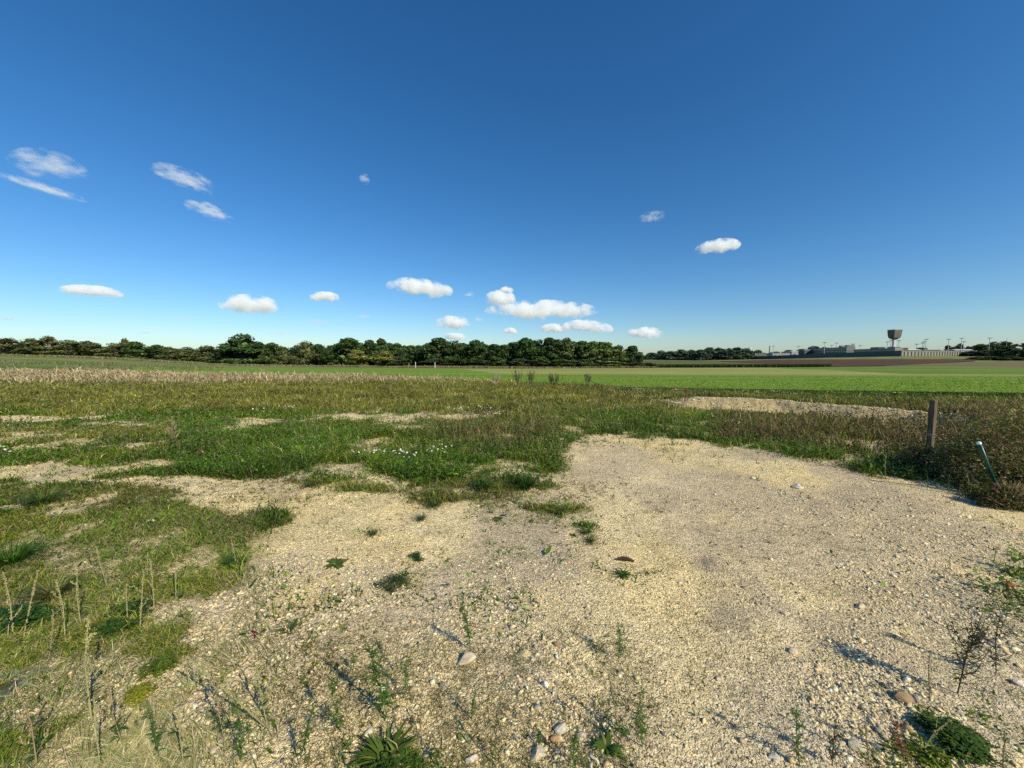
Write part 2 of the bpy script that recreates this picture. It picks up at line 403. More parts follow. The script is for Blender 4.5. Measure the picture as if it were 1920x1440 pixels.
lip_ = (np.exp(-((d_ - 0.05) / 0.12) ** 2) * fd_ * (GX > 0) * (GY > 3))[..., None]
colr = colr * (1 - lip_) + np.array([0.78, 0.70, 0.52]) * lip_
grit = (1 - sstep(15, 45, rr)) * (1 - 0.5 * cov)
idx = np.arange(NR * NA).reshape(NR, NA)
a = idx[:-1, :]; b = idx[1:, :]
a2 = np.roll(a, -1, 1); b2 = np.roll(b, -1, 1)
Q = np.stack([a, b, b2, a2], -1).reshape(-1, 4)
V = np.stack([GX, GY, GZ], -1).reshape(-1, 3)
# inner fan closed with one small ring of quads around the camera foot
build('ground', V, Q[:, ::-1], M_GROUND, colr.reshape(-1, 3), smooth=True, extra={'grit': grit.ravel()})['kind'] = 'structure'

# ---------------------------------------------------------------- field sheets
def field(name, lower, upper, mat, lift, label_kind='structure', nx=160, ny=14, seedkind=None):
    xs = np.linspace(lower[0][0], lower[-1][0], nx)
    lo = np.interp(xs, *zip(*lower)); up = np.interp(xs, *zip(*upper))
    V = []
    for i, x in enumerate(xs):
        x0, d0 = at_px(x, lo[i]); x1, d1 = at_px(x, up[i])
        for k in range(ny):
            t = k / (ny - 1); D = 1 / ((1 - t) / d0 + t / d1)
            uu = (x0 / d0) * (1 - t) + (x1 / d1) * t
            V.append((uu * D, D))
    V = np.array(V); Z = terrain(V[:, 0], V[:, 1]) + lift * np.clip(V[:, 1] / 100, 0.15, 3)
    n = np.arange(nx * ny).reshape(nx, ny)
    q = np.stack([n[:-1, :-1], n[1:, :-1], n[1:, 1:], n[:-1, 1:]], -1).reshape(-1, 4)
    o = build(name, np.column_stack([V, Z]), q, mat, smooth=True); o['kind'] = label_kind
    return o
m_crop = field_mat('crop_green', (0.105, 0.18, 0.018), (0.165, 0.265, 0.028), (0.22, 0.31, 0.055), 2.2, 0.06, (1, 1, 1))
m_stub = field_mat('stubble', (0.20, 0.225, 0.06), (0.29, 0.31, 0.085), (0.35, 0.35, 0.12), 0.7, 0.05, (0.15, 1, 1))
m_green2 = field_mat('field_green', (0.10, 0.16, 0.025), (0.14, 0.21, 0.035), (0.18, 0.24, 0.05), 0.5, 0.03, (0.3, 1, 1))
m_plough = field_mat('ploughed_earth', (0.07, 0.038, 0.024), (0.10, 0.055, 0.034), (0.135, 0.08, 0.05), 0.4, 0.03, (0.25, 1, 1))
m_tan = field_mat('dry_field', (0.12, 0.12, 0.045), (0.18, 0.15, 0.07), (0.15, 0.16, 0.055), 0.2, 0.02, (0.2, 1, 1))
m_olive = field_mat('olive_field', (0.085, 0.10, 0.03), (0.12, 0.125, 0.045), (0.15, 0.15, 0.06), 0.2, 0.02, (0.2, 1, 1))
field('crop_field', [(250, 699), (700, 706), (960, 717), (1190, 727), (1440, 731), (1920, 738), (2500, 746)],
      [(250, 690), (860, 692.5), (920, 700), (960, 703), (1440, 704.5), (1920, 705.5), (2500, 706)], m_crop, 0.12, nx=220, ny=30)
stub_up = [(860, 692.4), (1205, 691), (1440, 690.5), (1560, 695), (1700, 702), (1920, 703), (2500, 703)]
field('stubble_field', [(860, 692.5), (920, 700), (960, 703), (1440, 704.5), (1920, 705.5), (2500, 706)], stub_up, m_stub, 0.10)
g2_up = [(1470, 690.3), (1560, 688.5), (1690, 687), (1800, 688.5), (1920, 690), (2500, 691)]
field('pasture', [(1470, 691.5), (1560, 695), (1700, 702), (1920, 703), (2500, 703)], g2_up, m_green2, 0.10)
field('fallow_field', [(1660, 687.2), (1690, 687), (1800, 688.5), (1920, 690), (2500, 691)], [(1660, 686.6), (1750, 682), (1810, 679.5), (1920, 678), (2500, 678)], m_tan, 0.1)
field('olive_field', [(1100, 686), (1350, 686), (1557, 688.4)], [(1100, 679), (1205, 676.5), (1350, 676.6), (1557, 681)], m_olive, 0.08)
field('ploughed_field', [(1350, 678.5), (1440, 682.5), (1500, 684), (1557, 688.2), (1660, 686.5), (1750, 682), (1830, 677.5)],
      [(1350, 677.8), (1440, 675.2), (1500, 674.8), (1557, 674.6), (1690, 674.3), (1750, 674.2), (1830, 674)], m_plough, 0.14)

# ---------------------------------------------------------------- blades (vectorised)
def pal(cols, n, var=0.25):
    cols = np.array(cols, float); k = rng.integers(0, len(cols), n)
    c = cols[k] * (1 + rng.normal(0, var, (n, 1))); return np.clip(c * (1 + rng.normal(0, 0.06, (n, 3))), 0.004, 1)
def blades(name, X, Y, H, W, lean, bend, col, mat, az=None, kind='stuff', tipcol=None, zo=-.008):
    n = len(X); Z = terrain(X, Y) + zo
    if az is None: az = rng.uniform(0, 2 * math.pi, n)
    fa = rng.uniform(0, 2 * math.pi, n)                    # facing of the width
    sx, sy = np.cos(fa) * W / 2, np.sin(fa) * W / 2
    dx, dy = np.cos(az), np.sin(az)
    m = 0.5
    mx = X + dx * H * lean * m; my = Y + dy * H * lean * m
    hz = H * np.sqrt(np.clip(1 - (lean * 0.8) ** 2, 0.05, 1))
    tx = X + dx * H * (lean + bend); ty = Y + dy * H * (lean + bend)
    V = np.empty((n, 5, 3))
    V[:, 0] = np.stack([X - sx, Y - sy, Z], 1); V[:, 1] = np.stack([X + sx, Y + sy, Z], 1)
    V[:, 2] = np.stack([mx - sx * .8, my - sy * .8, Z + hz * 0.62], 1); V[:, 3] = np.stack([mx + sx * .8, my + sy * .8, Z + hz * 0.62], 1)
    V[:, 4] = np.stack([tx, ty, Z + hz * (1 - bend * 0.5)], 1)
    T = np.array([[0, 1, 3], [0, 3, 2], [2, 3, 4]])
    T = (T[None] + (np.arange(n) * 5)[:, None, None]).reshape(-1, 3)
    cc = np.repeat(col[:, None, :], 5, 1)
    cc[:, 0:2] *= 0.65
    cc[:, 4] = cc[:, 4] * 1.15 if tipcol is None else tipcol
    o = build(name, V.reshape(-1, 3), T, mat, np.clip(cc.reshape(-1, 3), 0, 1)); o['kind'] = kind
    return o
def logpts(n, d0, d1, umax=1.75):
    D = d0 * (d1 / d0) ** rng.random(n); u = rng.uniform(-umax, umax, n)
    X, Y = u * D, D
    px, py = project(X, Y, terrain(X, Y))
    return X, Y, px, py

GREEN = [(0.08, 0.155, 0.011), (0.11, 0.195, 0.015), (0.16, 0.225, 0.025), (0.06, 0.12, 0.010)]
OLIVE = [(0.18, 0.20, 0.025), (0.23, 0.23, 0.04), (0.13, 0.18, 0.022), (0.28, 0.25, 0.07)]
LAWN = [(0.09, 0.175, 0.011), (0.145, 0.22, 0.017), (0.22, 0.25, 0.035), (0.06, 0.12, 0.010), (.30, .25, .10)]
DRY = [(0.44, 0.35, 0.20), (0.38, 0.29, 0.15), (0.31, 0.23, 0.13), (0.48, 0.41, 0.24)]
BROWN = [(0.20, 0.13, 0.065), (0.14, 0.09, 0.045), (0.28, 0.20, 0.10), (0.18, 0.17, 0.04)]
VERGE = [(0.05, 0.105, 0.011), (0.07, 0.12, 0.014), (0.10, 0.14, 0.02)]

n = 1150000
X, Y, px, py = logpts(n, 0.75, 42)
cv = patch(X, Y, px, np.clip(py, 690, 1440))
gx, gy = px + rng.normal(0, 22, n), py + rng.normal(0, 3.5, n) * (1 + (py > 850))
edge_lo = np.interp(px, [250, 700, 960, 1190, 1440, 1920, 2500], [699, 706, 717, 727, 731, 738, 746])
keep = (rng.random(n) < cv) & ((py > edge_lo) | (px < 250)) & (py > 692)
X, Y, px, py, gx, gy, cv = (q[keep] for q in (X, Y, px, py, gx, gy, cv)); n = len(X)
dist = np.hypot(X, Y)
kind = np.full(n, 1)                                        # olive
pn = fbm(X * 0.5 + 20, Y * 0.5, 4)
kind[(gy > 772) & (pn > 0.40)] = 0                          # lush green
kind[(gy > 790) & (gy < 900) & (gx > 330) & (gx < 1350)] = 0
kind[(gy > 905) & (gx < 520)] = 2                           # lawn
db = rng.random(n) < .72
kind[(gy < 716) & (gx < 640) & db] = 3; kind[(gy < 713) & (gx < 930) & db] = 3; kind[(gy < 719) & (gx < 420) & db] = 3
rb = (gx > 1340) & (gy > 772)
kind[rb & (pn > .47) & (rng.random(n) < .42)] = 4; kind[rb & (pn < .43)] = 0;
kind[rng.random(n) < .6 * np.exp(-((gx - 930) / 90) ** 2 - ((gy - 812) / 28) ** 2)] = 4; kind[rng.random(n) < .9 * np.exp(-((gx - 1420) / 60) ** 2 - ((gy - 816) / 12) ** 2)] = 4; kind[rng.random(n) < .5 * np.exp(-((gx - 1200) / 90) ** 2 - ((gy - 722) / 8) ** 2)] = 4; kind[rb & (gy > 826 + (gx - 1340) * .10) & (gx < 1800)] = 0
kind[rb & (gy > 870 + (gx - 1500) * .2) & (gx < 1780) & (pn > .45)] = 2
kind[(gx > 1640) & (gy > 765) & (gy < 850) & (rng.random(n) < .45)] = 4; kind[(gx > 1790) & (gy > 770) & (gy < 950)] = 4; kind[(gy > 960) & (gx > 520)] = 0
vg = (px > 1150) & (py < np.interp(px, [1150, 1440, 1920], [733, 745, 752]))
kind[vg] = 5
bk = kind.copy()
# scattered dry blades everywhere
rnd = rng.random(n)
kind[(rnd < 0.06) & (kind != 5) & (kind != 2)] = 3
kind[(rnd < 0.04) & (kind == 2)] = 3
kind[(rnd > 0.93) & (kind == 1) & (pn > .5)] = 4
col = np.zeros((n, 3))
for k, P in enumerate((GREEN, OLIVE, LAWN, DRY, BROWN, VERGE)):
    s = kind == k; col[s] = pal(P, s.sum())
tone = (0.35 + 1.3 * fbm(X * 1.7 + 3, Y * 1.7, 4)) * (.55 + .9 * fbm(X * .5 + 33, Y * .9, 3))
col *= tone[:, None]
yel = sstep(.5, .66, fbm(X * 0.9 + 50, Y * 0.9, 3))[:, None] * np.array([0.05, 0.03, 0.0])
col += yel * ((kind < 3)[:, None])
Hs = np.choose(bk, [0.115, 0.13, 0.045, 0.20, 0.20, 0.06]) * rng.lognormal(0, 0.35, n)
Hs *= 0.75 + 0.5 * fbm(X * 0.6, Y * 0.6 + 9, 3)
Hs *= np.where(cv < 0.6, 0.6, 1)
low_left = (gx < 420) & (gy > 780) & (kind != 2); Hs[low_left] *= 0.65
strip = (px < 980) & (py > 788) & (py < 812); Hs[strip] *= 0.6
far_dry = (py < 722) & (kind == 3); Hs[far_dry] *= 1.3
midg = (gy > 720) & (gy < 790); Hs[midg & (kind < 2)] *= 1.1
edge_r = (gx > 1780) & (gy > 770) & (gy < 950); Hs[edge_r] *= 1.25
nearkill = (py > 1150) & (kind != 2); Hs[nearkill] *= 0.6
Hs[vg] = 0.07 * rng.lognormal(0, .2, vg.sum())
lowgravel = (px > 520) & (py > 900); Hs[lowgravel] *= 0.5
lip_near, fdn = bank_d(X, Y)
onlip = (lip_near > -1.9) & (lip_near < 0.6) & (fdn > .2) & (X > 0); Hs[onlip] *= 0.38
Ws = np.choose(kind, [0.009, 0.0055, 0.0042, 0.0045, 0.005, 0.005]) * rng.lognormal(0, 0.3, n)
Ws = np.maximum(Ws, dist * 0.0014)
lean = np.choose(bk, [0.8, 0.6, 1.0, 0.4, 0.5, 0.5]) * rng.uniform(0.3, 1.15, n)
bend = rng.uniform(0.05, 0.5, n)
gc = {0: 'lush_grass', 1: 'meadow_grass', 2: 'lawn_grass', 3: 'dry_grass', 4: 'brown_grass', 5: 'verge_grass'}
glab = {0: 'lush dark green leafy growth between gravel and field', 1: 'olive green rough meadow grass', 2: 'short matted green grass at the left foreground',
        3: 'dry beige grass band in front of the left meadow', 4: 'brown seeding grasses around the wooden post', 5: 'short mown green verge along the crop field'}
for k in range(6):
    s = kind == k
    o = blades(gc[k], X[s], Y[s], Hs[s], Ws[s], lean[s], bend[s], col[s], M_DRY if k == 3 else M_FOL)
    tag(o, glab[k], 'grass')

# flattened straw and thin stems over the lower left, tiny sprigs strewn on the gravel
n = 420000
X, Y, px, py = logpts(n, 0.75, 5, 1.75)
cl = fbm(X * 2.2 + 4, Y * 2.2 + 19, 4)
wgt = (1 - sstep(180, 620, px + (py - 1200) * .25)) * sstep(960, 1080, py) * (0.35 + 1.0 * sstep(.38, .6, cl)) + .5 * np.exp(-((px - 560) / 110) ** 2 - ((py - 960) / 45) ** 2)
s = rng.random(n) < wgt * .42 * sstep(.36, .56, fbm(X * 5, Y * 5 + 7, 3)) * 1.5; X, Y = X[s], Y[s]; n = len(X)
azf = 2.5 + rng.normal(0, .7, n)
c = pal([(.42, .37, .16), (.52, .45, .24), (.28, .29, .09), (.17, .21, .05), (.58, .50, .30)], n)
o = blades('straw_litter', X, Y, rng.lognormal(0, .4, n) * .040, np.full(n, .0036), rng.uniform(1.0, 2.2, n), rng.uniform(.1, .6, n), c, M_DRY, az=azf, zo=rng.uniform(0, .012, n))
tag(o, 'flattened straw and thin dry grass over the stones at the lower left', 'straw')
n = 90000
X, Y, px, py = logpts(n, 0.9, 12, 1.7); cl = fbm(X * 1.1 + 44, Y * 1.1 + 19, 4)
s = (rng.random(n) < (.42 * sstep(.50, .66, cl) + .012) * (1 - .93 * sstep(1120, 1300, px))) & (py > 815); X, Y = X[s], Y[s]; n = len(X)
k = 7; X = np.repeat(X, k) + rng.normal(0, .014, n * k); Y = np.repeat(Y, k) + rng.normal(0, .014, n * k); n *= k
c = pal([(.16, .16, .05), (.10, .15, .03), (.24, .16, .08), (.30, .26, .12), (.07, .11, .02)], n)
s = rng.random(n) < np.clip(1.3 - .5 * sstep(1250, 1500, project(X, Y, 0 * X)[0]), 0, 1); X, Y, c = X[s], Y[s], c[s]; n = len(X)
o = blades('sprigs', X, Y, rng.lognormal(0, .45, n) * .022, np.maximum(.0018, np.hypot(X, Y) * .0011), rng.uniform(.3, 1.5, n), rng.uniform(.1, .6, n), c, M_FOL, zo=0)
tag(o, 'tiny sprigs of weed strewn thinly over the gravel', 'weeds')

# crop seedlings across the near part of the green field
n = 130000
X, Y, px, py = logpts(n, 15, 75, 1.5)
lo = np.interp(px, [250, 700, 960, 1190, 1440, 1920, 2500], [699, 706, 717, 727, 731, 738, 746])
up = np.interp(px, [250, 860, 920, 960, 1440, 1920, 2500], [690, 692.5, 700, 703, 704.5, 705.5, 706])
s = (py < lo) & (py > up) & (px > 250); X, Y = X[s], Y[s]; n = len(X)
c = pal([(0.14, 0.25, 0.02), (0.19, 0.30, 0.03), (0.23, 0.32, 0.05), (0.26, 0.30, 0.08)], n, .15) * (0.7 + 0.6 * fbm(X * .35, Y * .35, 4))[:, None]
o = blades('crop_seedlings', X, Y, 0.07 * rng.lognormal(0, .25, n), np.maximum(0.02, Y * 0.0022), rng.uniform(0.2, .8, n), rng.uniform(0.1, .5, n), c, M_FOL)
tag(o, 'bright green young crop covering the wide field', 'crop')

# ---------------------------------------------------------------- stalks with seeds and leaves, uncountable weeds (vectorised)
def stalks(name, X, Y, H, col, seedcol, nseed, seedsize, mat, label, lean=0.15):
    n = len(X); Z = terrain(X, Y) - 0.01; az = rng.uniform(0, 6.283, n); ln = rng.uniform(0, lean, n) * H
    tx, ty = X + np.cos(az) * ln, Y + np.sin(az) * ln
    w = np.maximum(0.0022, np.hypot(X, Y) * 0.0005)
    fa = rng.uniform(0, 3.14, n); sx, sy = np.cos(fa) * w, np.sin(fa) * w
    V = np.stack([np.stack([X - sx, Y - sy, Z], 1), np.stack([X + sx, Y + sy, Z], 1), np.stack([tx, ty, Z + H], 1)], 1)
    T = np.arange(n * 3).reshape(-1, 3); Cc = np.repeat(col, 3, 0)
    m = n * nseed; t = rng.uniform(0.25, 1, (n, nseed)) ** 0.8
    bx = X[:, None] + (tx - X)[:, None] * t; by = Y[:, None] + (ty - Y)[:, None] * t; bz = Z[:, None] + H[:, None] * t
    sp = (1.1 - t) * 0.22 * H[:, None]
    bx += rng.normal(0, 1, t.shape) * sp * .5; by += rng.normal(0, 1, t.shape) * sp * .5
    P = np.stack([bx.ravel(), by.ravel(), bz.ravel()], 1)
    ss = seedsize * rng.lognormal(0, .3, (m, 1)) * np.maximum(1, np.repeat(np.hypot(X, Y), nseed)[:, None] / 7)
    a = rng.normal(0, 1, (m, 3)); a /= np.linalg.norm(a, axis=1, keepdims=True)
    b = rng.normal(0, 1, (m, 3)); b -= (a * b).sum(1, keepdims=True) * a; b /= np.linalg.norm(b, axis=1, keepdims=True)
    W2 = np.stack([P - a * ss, P + b * ss * .45, P + a * ss, P - b * ss * .45], 1).reshape(-1, 3)
    q = np.arange(m * 4).reshape(-1, 4) + n * 3
    T2 = np.concatenate([q[:, [0, 1, 2]], q[:, [0, 2, 3]]])
    C2 = np.repeat(seedcol(m), 4, 0)
    o = build(name, np.concatenate([V.reshape(-1, 3), W2]), np.concatenate([T, T2]), mat, np.clip(np.concatenate([Cc, C2]), 0, 1))
    tag(o, label, 'weeds', None, 'stuff'); return o
def sel(n, d0, d1, fn):
    X, Y, px, py = logpts(n, d0, d1); c = patch(X, Y, px, np.clip(py, 690, 1440)); k = fn(px, py, c, X, Y); return X[k], Y[k]
X, Y = sel(16000, 3.0, 14, lambda px, py, c, X, Y: (px > 1330) & (py > 768) & (py < 945) & (c > .5) & (rng.random(len(px)) < sstep(1420, 1820, px) * .9 + .07))
H = rng.lognormal(0, .25, len(X)) * (0.18 + 0.24 * sstep(4.5, 7.5, X) * (Y < 9)); d_, f_ = bank_d(X, Y); H[(d_ > -2.4) & (d_ < 1)] *= .45
stalks('brown_weeds', X, Y, H, pal([(0.13, 0.085, 0.05), (0.10, 0.09, 0.035)], len(X)),
       lambda m: pal([(0.18, 0.115, 0.06), (0.25, 0.17, 0.10), (0.13, 0.09, 0.05), (0.34, 0.26, 0.16), (0.13, 0.15, 0.03)], m), 34, 0.009, M_DRY, 'dense brown seeding weeds around the wooden post and at the right edge')
X, Y = sel(26000, 5.5, 26, lambda px, py, c, X, Y: (py > np.interp(px, [250, 960, 1190, 1440, 1920], [708, 719, 731, 752, 762])) & (py < 872) & (c > .5) & (rng.random(len(px)) < 0.15 + .7 * np.exp(-((px - 920) / 150) ** 2 - ((py - 815) / 45) ** 2) + .25 * (py < 745) + .2 * (px > 1000)))
stalks('seeding_weeds', X, Y, rng.lognormal(0, .38, len(X)) * 0.185, pal([(0.16, 0.18, 0.05), (0.24, 0.19, 0.09)], len(X)),
       lambda m: pal([(0.18, 0.13, 0.07), (0.14, 0.19, 0.04), (0.22, 0.20, 0.07), (0.32, 0.27, 0.14), (0.09, 0.14, 0.03)], m), 20, 0.009, M_DRY, 'loose olive and brown seeding weeds across the rough grass')
X, Y = sel(3200, 0.95, 4.5, lambda px, py, c, X, Y: (py > 1000) & (rng.random(len(px)) < .16 * (1 - sstep(300, 640, px)) + .035 * (py > 1180) * (px < 1450) + .05 * (px > 1500) * (py > 1250)))
stalks('thin_weeds', X, Y, rng.lognormal(0, .35, len(X)) * 0.075, pal([(0.26, 0.22, 0.10), (0.20, 0.13, 0.07), (.12, .16, .04)], len(X)),
       lambda m: pal([(0.26, 0.24, 0.10), (0.14, 0.19, 0.04), (0.24, 0.15, 0.08), (0.36, 0.31, 0.17), (0.09, 0.14, 0.03)], m), 22, 0.0042, M_DRY, 'thin straggling weeds and dead stalks low over the foreground stones', .6)
# low broad leaves in the lush belt
n = 420000
X, Y, px, py = logpts(n, 2.2, 16); cvv = patch(X, Y, px, np.clip(py, 690, 1440))
s = (rng.random(n) < cvv) & (py > 775) & (((px > 330) & (py < 905) & (px < 1420)) | ((px > 1330) & (py > 840)) | (rng.random(n) < .22)) & (px > -300) & ((py < 900) | (px > 520) | (rng.random(n) < .10))
X, Y = X[s], Y[s]; n = len(X); dist = np.hypot(X, Y)
Zb = terrain(X, Y) + rng.uniform(0.01, 0.17, n) * (0.2 + 1.5 * fbm(X * 2.2, Y * 2.2, 3)); P = np.stack([X, Y, Zb], 1)
dl, fl = bank_d(X, Y); P[:, 2] -= np.where((dl > -2) & (dl < .6) & (X > 0), .04, 0)
a = rng.normal(0, 1, (n, 3)); a[:, 2] *= .5; a /= np.linalg.norm(a, axis=1, keepdims=True)
b = np.cross(a, np.array([0, 0, 1.0]) + rng.normal(0, .5, (n, 3))); b /= np.linalg.norm(b, axis=1, keepdims=True)
L_ = (0.016 * rng.lognormal(0, .35, n) * np.maximum(1, dist / 9))[:, None]
V = np.stack([P - a * L_, P + b * L_ * .38, P + a * L_, P - b * L_ * .38], 1).reshape(-1, 3)
q = np.arange(n * 4).reshape(-1, 4)
c = pal([(0.07, 0.15, 0.013), (0.10, 0.20, 0.02), (0.16, 0.26, 0.035), (0.05, 0.10, 0.012)], n) * (0.6 + .8 * fbm(X * 2, Y * 2, 3))[:, None]
tag(build('ground_cover', V, q, M_FOL, np.repeat(c, 4, 0)), 'low dark green broadleaf ground cover behind the gravel', 'ground cover', None, 'stuff')

# ---------------------------------------------------------------- gravel stones (uncountable)
phi = (1 + 5 ** .5) / 2
ICO = np.array([(-1, phi, 0), (1, phi, 0), (-1, -phi, 0), (1, -phi, 0), (0, -1, phi), (0, 1, phi), (0, -1, -phi), (0, 1, -phi), (phi, 0, -1), (phi, 0, 1), (-phi, 0, -1), (-phi, 0, 1)]) / math.sqrt(1 + phi * phi)
ICOF = np.array([(0, 11, 5), (0, 5, 1), (0, 1, 7), (0, 7, 10), (0, 10, 11), (1, 5, 9), (5, 11, 4), (11, 10, 2), (10, 7, 6), (7, 1, 8), (3, 9, 4), (3, 4, 2), (3, 2, 6), (3, 6, 8), (3, 8, 9), (4, 9, 5), (2, 4, 11), (6, 2, 10), (8, 6, 7), (9, 8, 1)])
STC = [(0.76, 0.64, 0.43), (0.72, 0.59, 0.38), (0.80, 0.72, 0.54), (0.68, 0.55, 0.35), (0.82, 0.77, 0.64), (0.76, 0.64, 0.43), (0.72, 0.58, 0.37), (0.50, 0.44, 0.36), (0.33, 0.31, 0.29), (0.20, 0.19, 0.185), (0.45, 0.39, 0.30), (0.64, 0.48, 0.29), (0.74, 0.62, 0.42), (0.60, 0.51, 0.38)]
def stones(name, X, Y, S, mat, label):
    n = len(X); proto = np.array([ICO * (1 + np.clip(rng.normal(0, .30, (12, 1)), -.5, .7)) for _ in range(64)])
    # clip some sides flat so the stones read as crushed limestone
    for i in range(64):
        for _ in range(5):
            d = rng.normal(0, 1, 3); d /= np.linalg.norm(d); h = rng.uniform(.30, .75)
            e = proto[i] @ d; proto[i] -= np.maximum(e - h, 0)[:, None] * d
    v = proto[rng.integers(0, 64, n)] * np.stack([rng.uniform(.75, 1.35, n), rng.uniform(.6, 1.0, n), rng.uniform(.35, .7, n)], 1)[:, None, :]
    az = rng.uniform(0, 6.283, n); ti = rng.normal(0, .3, n)
    ca, sa = np.cos(az)[:, None], np.sin(az)[:, None]; ct, st = np.cos(ti)[:, None], np.sin(ti)[:, None]
    x, y, z = v[..., 0], v[..., 1], v[..., 2]
    y, z = y * ct - z * st, y * st + z * ct
    x, y = x * ca - y * sa, x * sa + y * ca
    v = np.stack([x, y, z], -1) * S[:, None, None]
    v[..., 0] += X[:, None]; v[..., 1] += Y[:, None]; v[..., 2] += (terrain(X, Y) + S * rng.uniform(-.22, .25, n))[:, None]
    T = (ICOF[None] + (np.arange(n) * 12)[:, None, None]).reshape(-1, 3)
    c = np.array(STC)[rng.integers(0, len(STC), n)] * np.array((1.14, 1.09, .93)) * (1 + rng.normal(0, .10, (n, 1)))
    c = np.repeat(c[:, None], 12, 1).reshape(-1, 3)
    return tag(build(name, v.reshape(-1, 3), T, mat, np.clip(c, 0, .90)), label, 'stones', None, 'stuff')
n = 300000
X, Y, px, py = logpts(n, 0.8, 13, 1.6)
cvv = patch(X, Y, px, np.clip(py, 690, 1440))
clump = fbm(X * 1.2 + 13, Y * 1.2, 4)
dens = 0.10 + 1.15 * sstep(.44, .62, clump) + .12 * (py > 1150)
smooth_lane = 1 - 0.45 * np.exp(-((px - 1450) / 260) ** 2 - ((py - 1000) / 130) ** 2)
s = (rng.random(n) < (1 - cvv * .95) * dens * smooth_lane) & (py > 770); X, Y, px, py = X[s], Y[s], px[s], py[s]; n = len(X)
dist = np.hypot(X, Y)
S = 0.0036 * rng.lognormal(0, .62, n) * (.8 + .5 * sstep(.48, .62, fbm(X * 1.2 + 13, Y * 1.2, 4))); S = np.clip(np.maximum(S, dist * 0.0010), 0.0022, 0.021)
stones('gravel', X, Y, S, M_STONE, 'crushed cream limestone gravel strewn over the sandy ground')
# a few coarse ones further apart
n = 900; X, Y, px, py = logpts(n, 1.0, 12, 1.5); cvv = patch(X, Y, px, np.clip(py, 690, 1440)); s = (cvv < .3) & (py > 790)
X, Y = X[s], Y[s]; S = 0.010 * rng.lognormal(0, .4, len(X)) * (1 + np.hypot(X, Y) / 12)
stones('coarse_gravel', X, Y, S, M_STONE, 'scattered coarser limestone pieces lying on the gravel')
# clods on the bank face
n = 5000; X = rng.uniform(_lip[0, 0], _lip[5, 0], n); Y = np.interp(X, _lip[:, 0], _lip[:, 1]) + rng.uniform(-.9, .15, n)
stones('bank_rubble', X, Y, 0.010 * rng.lognormal(0, .5, n), M_STONE, 'crumbly clods and stones on the sandy bank in front of the verge')

# ---------------------------------------------------------------- individual foreground plants
def vary(c, v=.2): k = 1 + random.gauss(0, v); return tuple(max(.004, x * k * (1 + random.gauss(0, .05))) for x in c)
def weed(label, b, t, style='green', branches=6, group=None, name='weed_stalk', cat='weed', lf=1.0, spread=.3):
    bx, by = at_px(*b); z0 = tz(bx, by) - .01
    zt = EYE - float(tan_of(t[1])) * by; tx = float(u_of(*t)) * by
    H = max(.05, zt - z0)
    root = empty(name, (bx, by, z0), 0, label, cat, group)
    top = np.array((tx - bx, random.uniform(-.1, .15) * H, H))
    mid = top * .5 + np.array((random.uniform(-.06, .06) * H, 0, .02))
    st = MB(); lv = MB(); fl = MB()
    SC = {'green': (.11, .15, .04), 'seed': (.34, .31, .14), 'dry': (.28, .21, .11), 'red': (.17, .08, .05), 'dark': (.05, .05, .03)}[style]
    LC = {'green': (.07, .15, .02), 'seed': (.40, .36, .17), 'dry': (.40, .32, .19), 'red': (.22, .09, .055), 'dark': (.06, .06, .03)}[style]
    r = max(.0020, H * .0085)
    st.col = SC
    axes = [(np.zeros(3), mid, top, r)]
    for i in range(branches):
        f = random.uniform(.15, .8); p0 = mid * f * 2 if f < .5 else mid + (top - mid) * (f - .5) * 2
        a = random.uniform(0, 6.28); l = H * spread * random.uniform(.5, 1.1) * (1.1 - f)
        p2 = p0 + np.array((math.cos(a) * l * .6, math.sin(a) * l * .6, l)); p1 = p0 + (p2 - p0) * .5 + np.array((math.cos(a), math.sin(a), -.2)) * l * .12
        axes.append((p0, p1, p2, r * .6))
    for p0, p1, p2, rr_ in axes:
        st.tube([p0, p1, p2], [rr_, rr_ * .8, rr_ * .4], 4)
        ll = np.linalg.norm(p2 - p0); k = max(4, int(ll / H * 70 * lf))
        for i in range(k):
            f = random.uniform(.08, 1) ** .8; p = (1 - f) ** 2 * p0 + 2 * f * (1 - f) * p1 + f * f * p2
            a = random.uniform(0, 6.28)
            if style == 'green' or style == 'dark' or (f < .35 and (style != 'seed' or random.random() < .35)):
                lv.col = vary((.06, .12, .02) if style in ('seed', 'dry') else LC)
                s = random.uniform(.6, 1.3) * (1.25 - f) * max(.016, H * .10)
                lv.leaf(p, (math.cos(a), math.sin(a), .5), (0, 0, 1), s, s * .22, .6, 2)
            else:
                fl.col = vary(LC); s = random.uniform(.6, 1.3) * max(.0026, H * (.0115 if style == 'seed' else .014))
                o = p + np.array((math.cos(a), math.sin(a), random.uniform(-.3, .6))) * s * .9
                fl.tube([o - np.array((0, 0, s * .7)), o, o + np.array((0, 0, s * .7))], [s * .25, s * .6, s * .15], 4, False)
    st.build('stem', M_DRY if style != 'green' else M_FOL, root); lv.build('leaves', M_FOL, root); fl.build('seed_head', M_DRY, root)
    return root
LWS = 'left foreground'
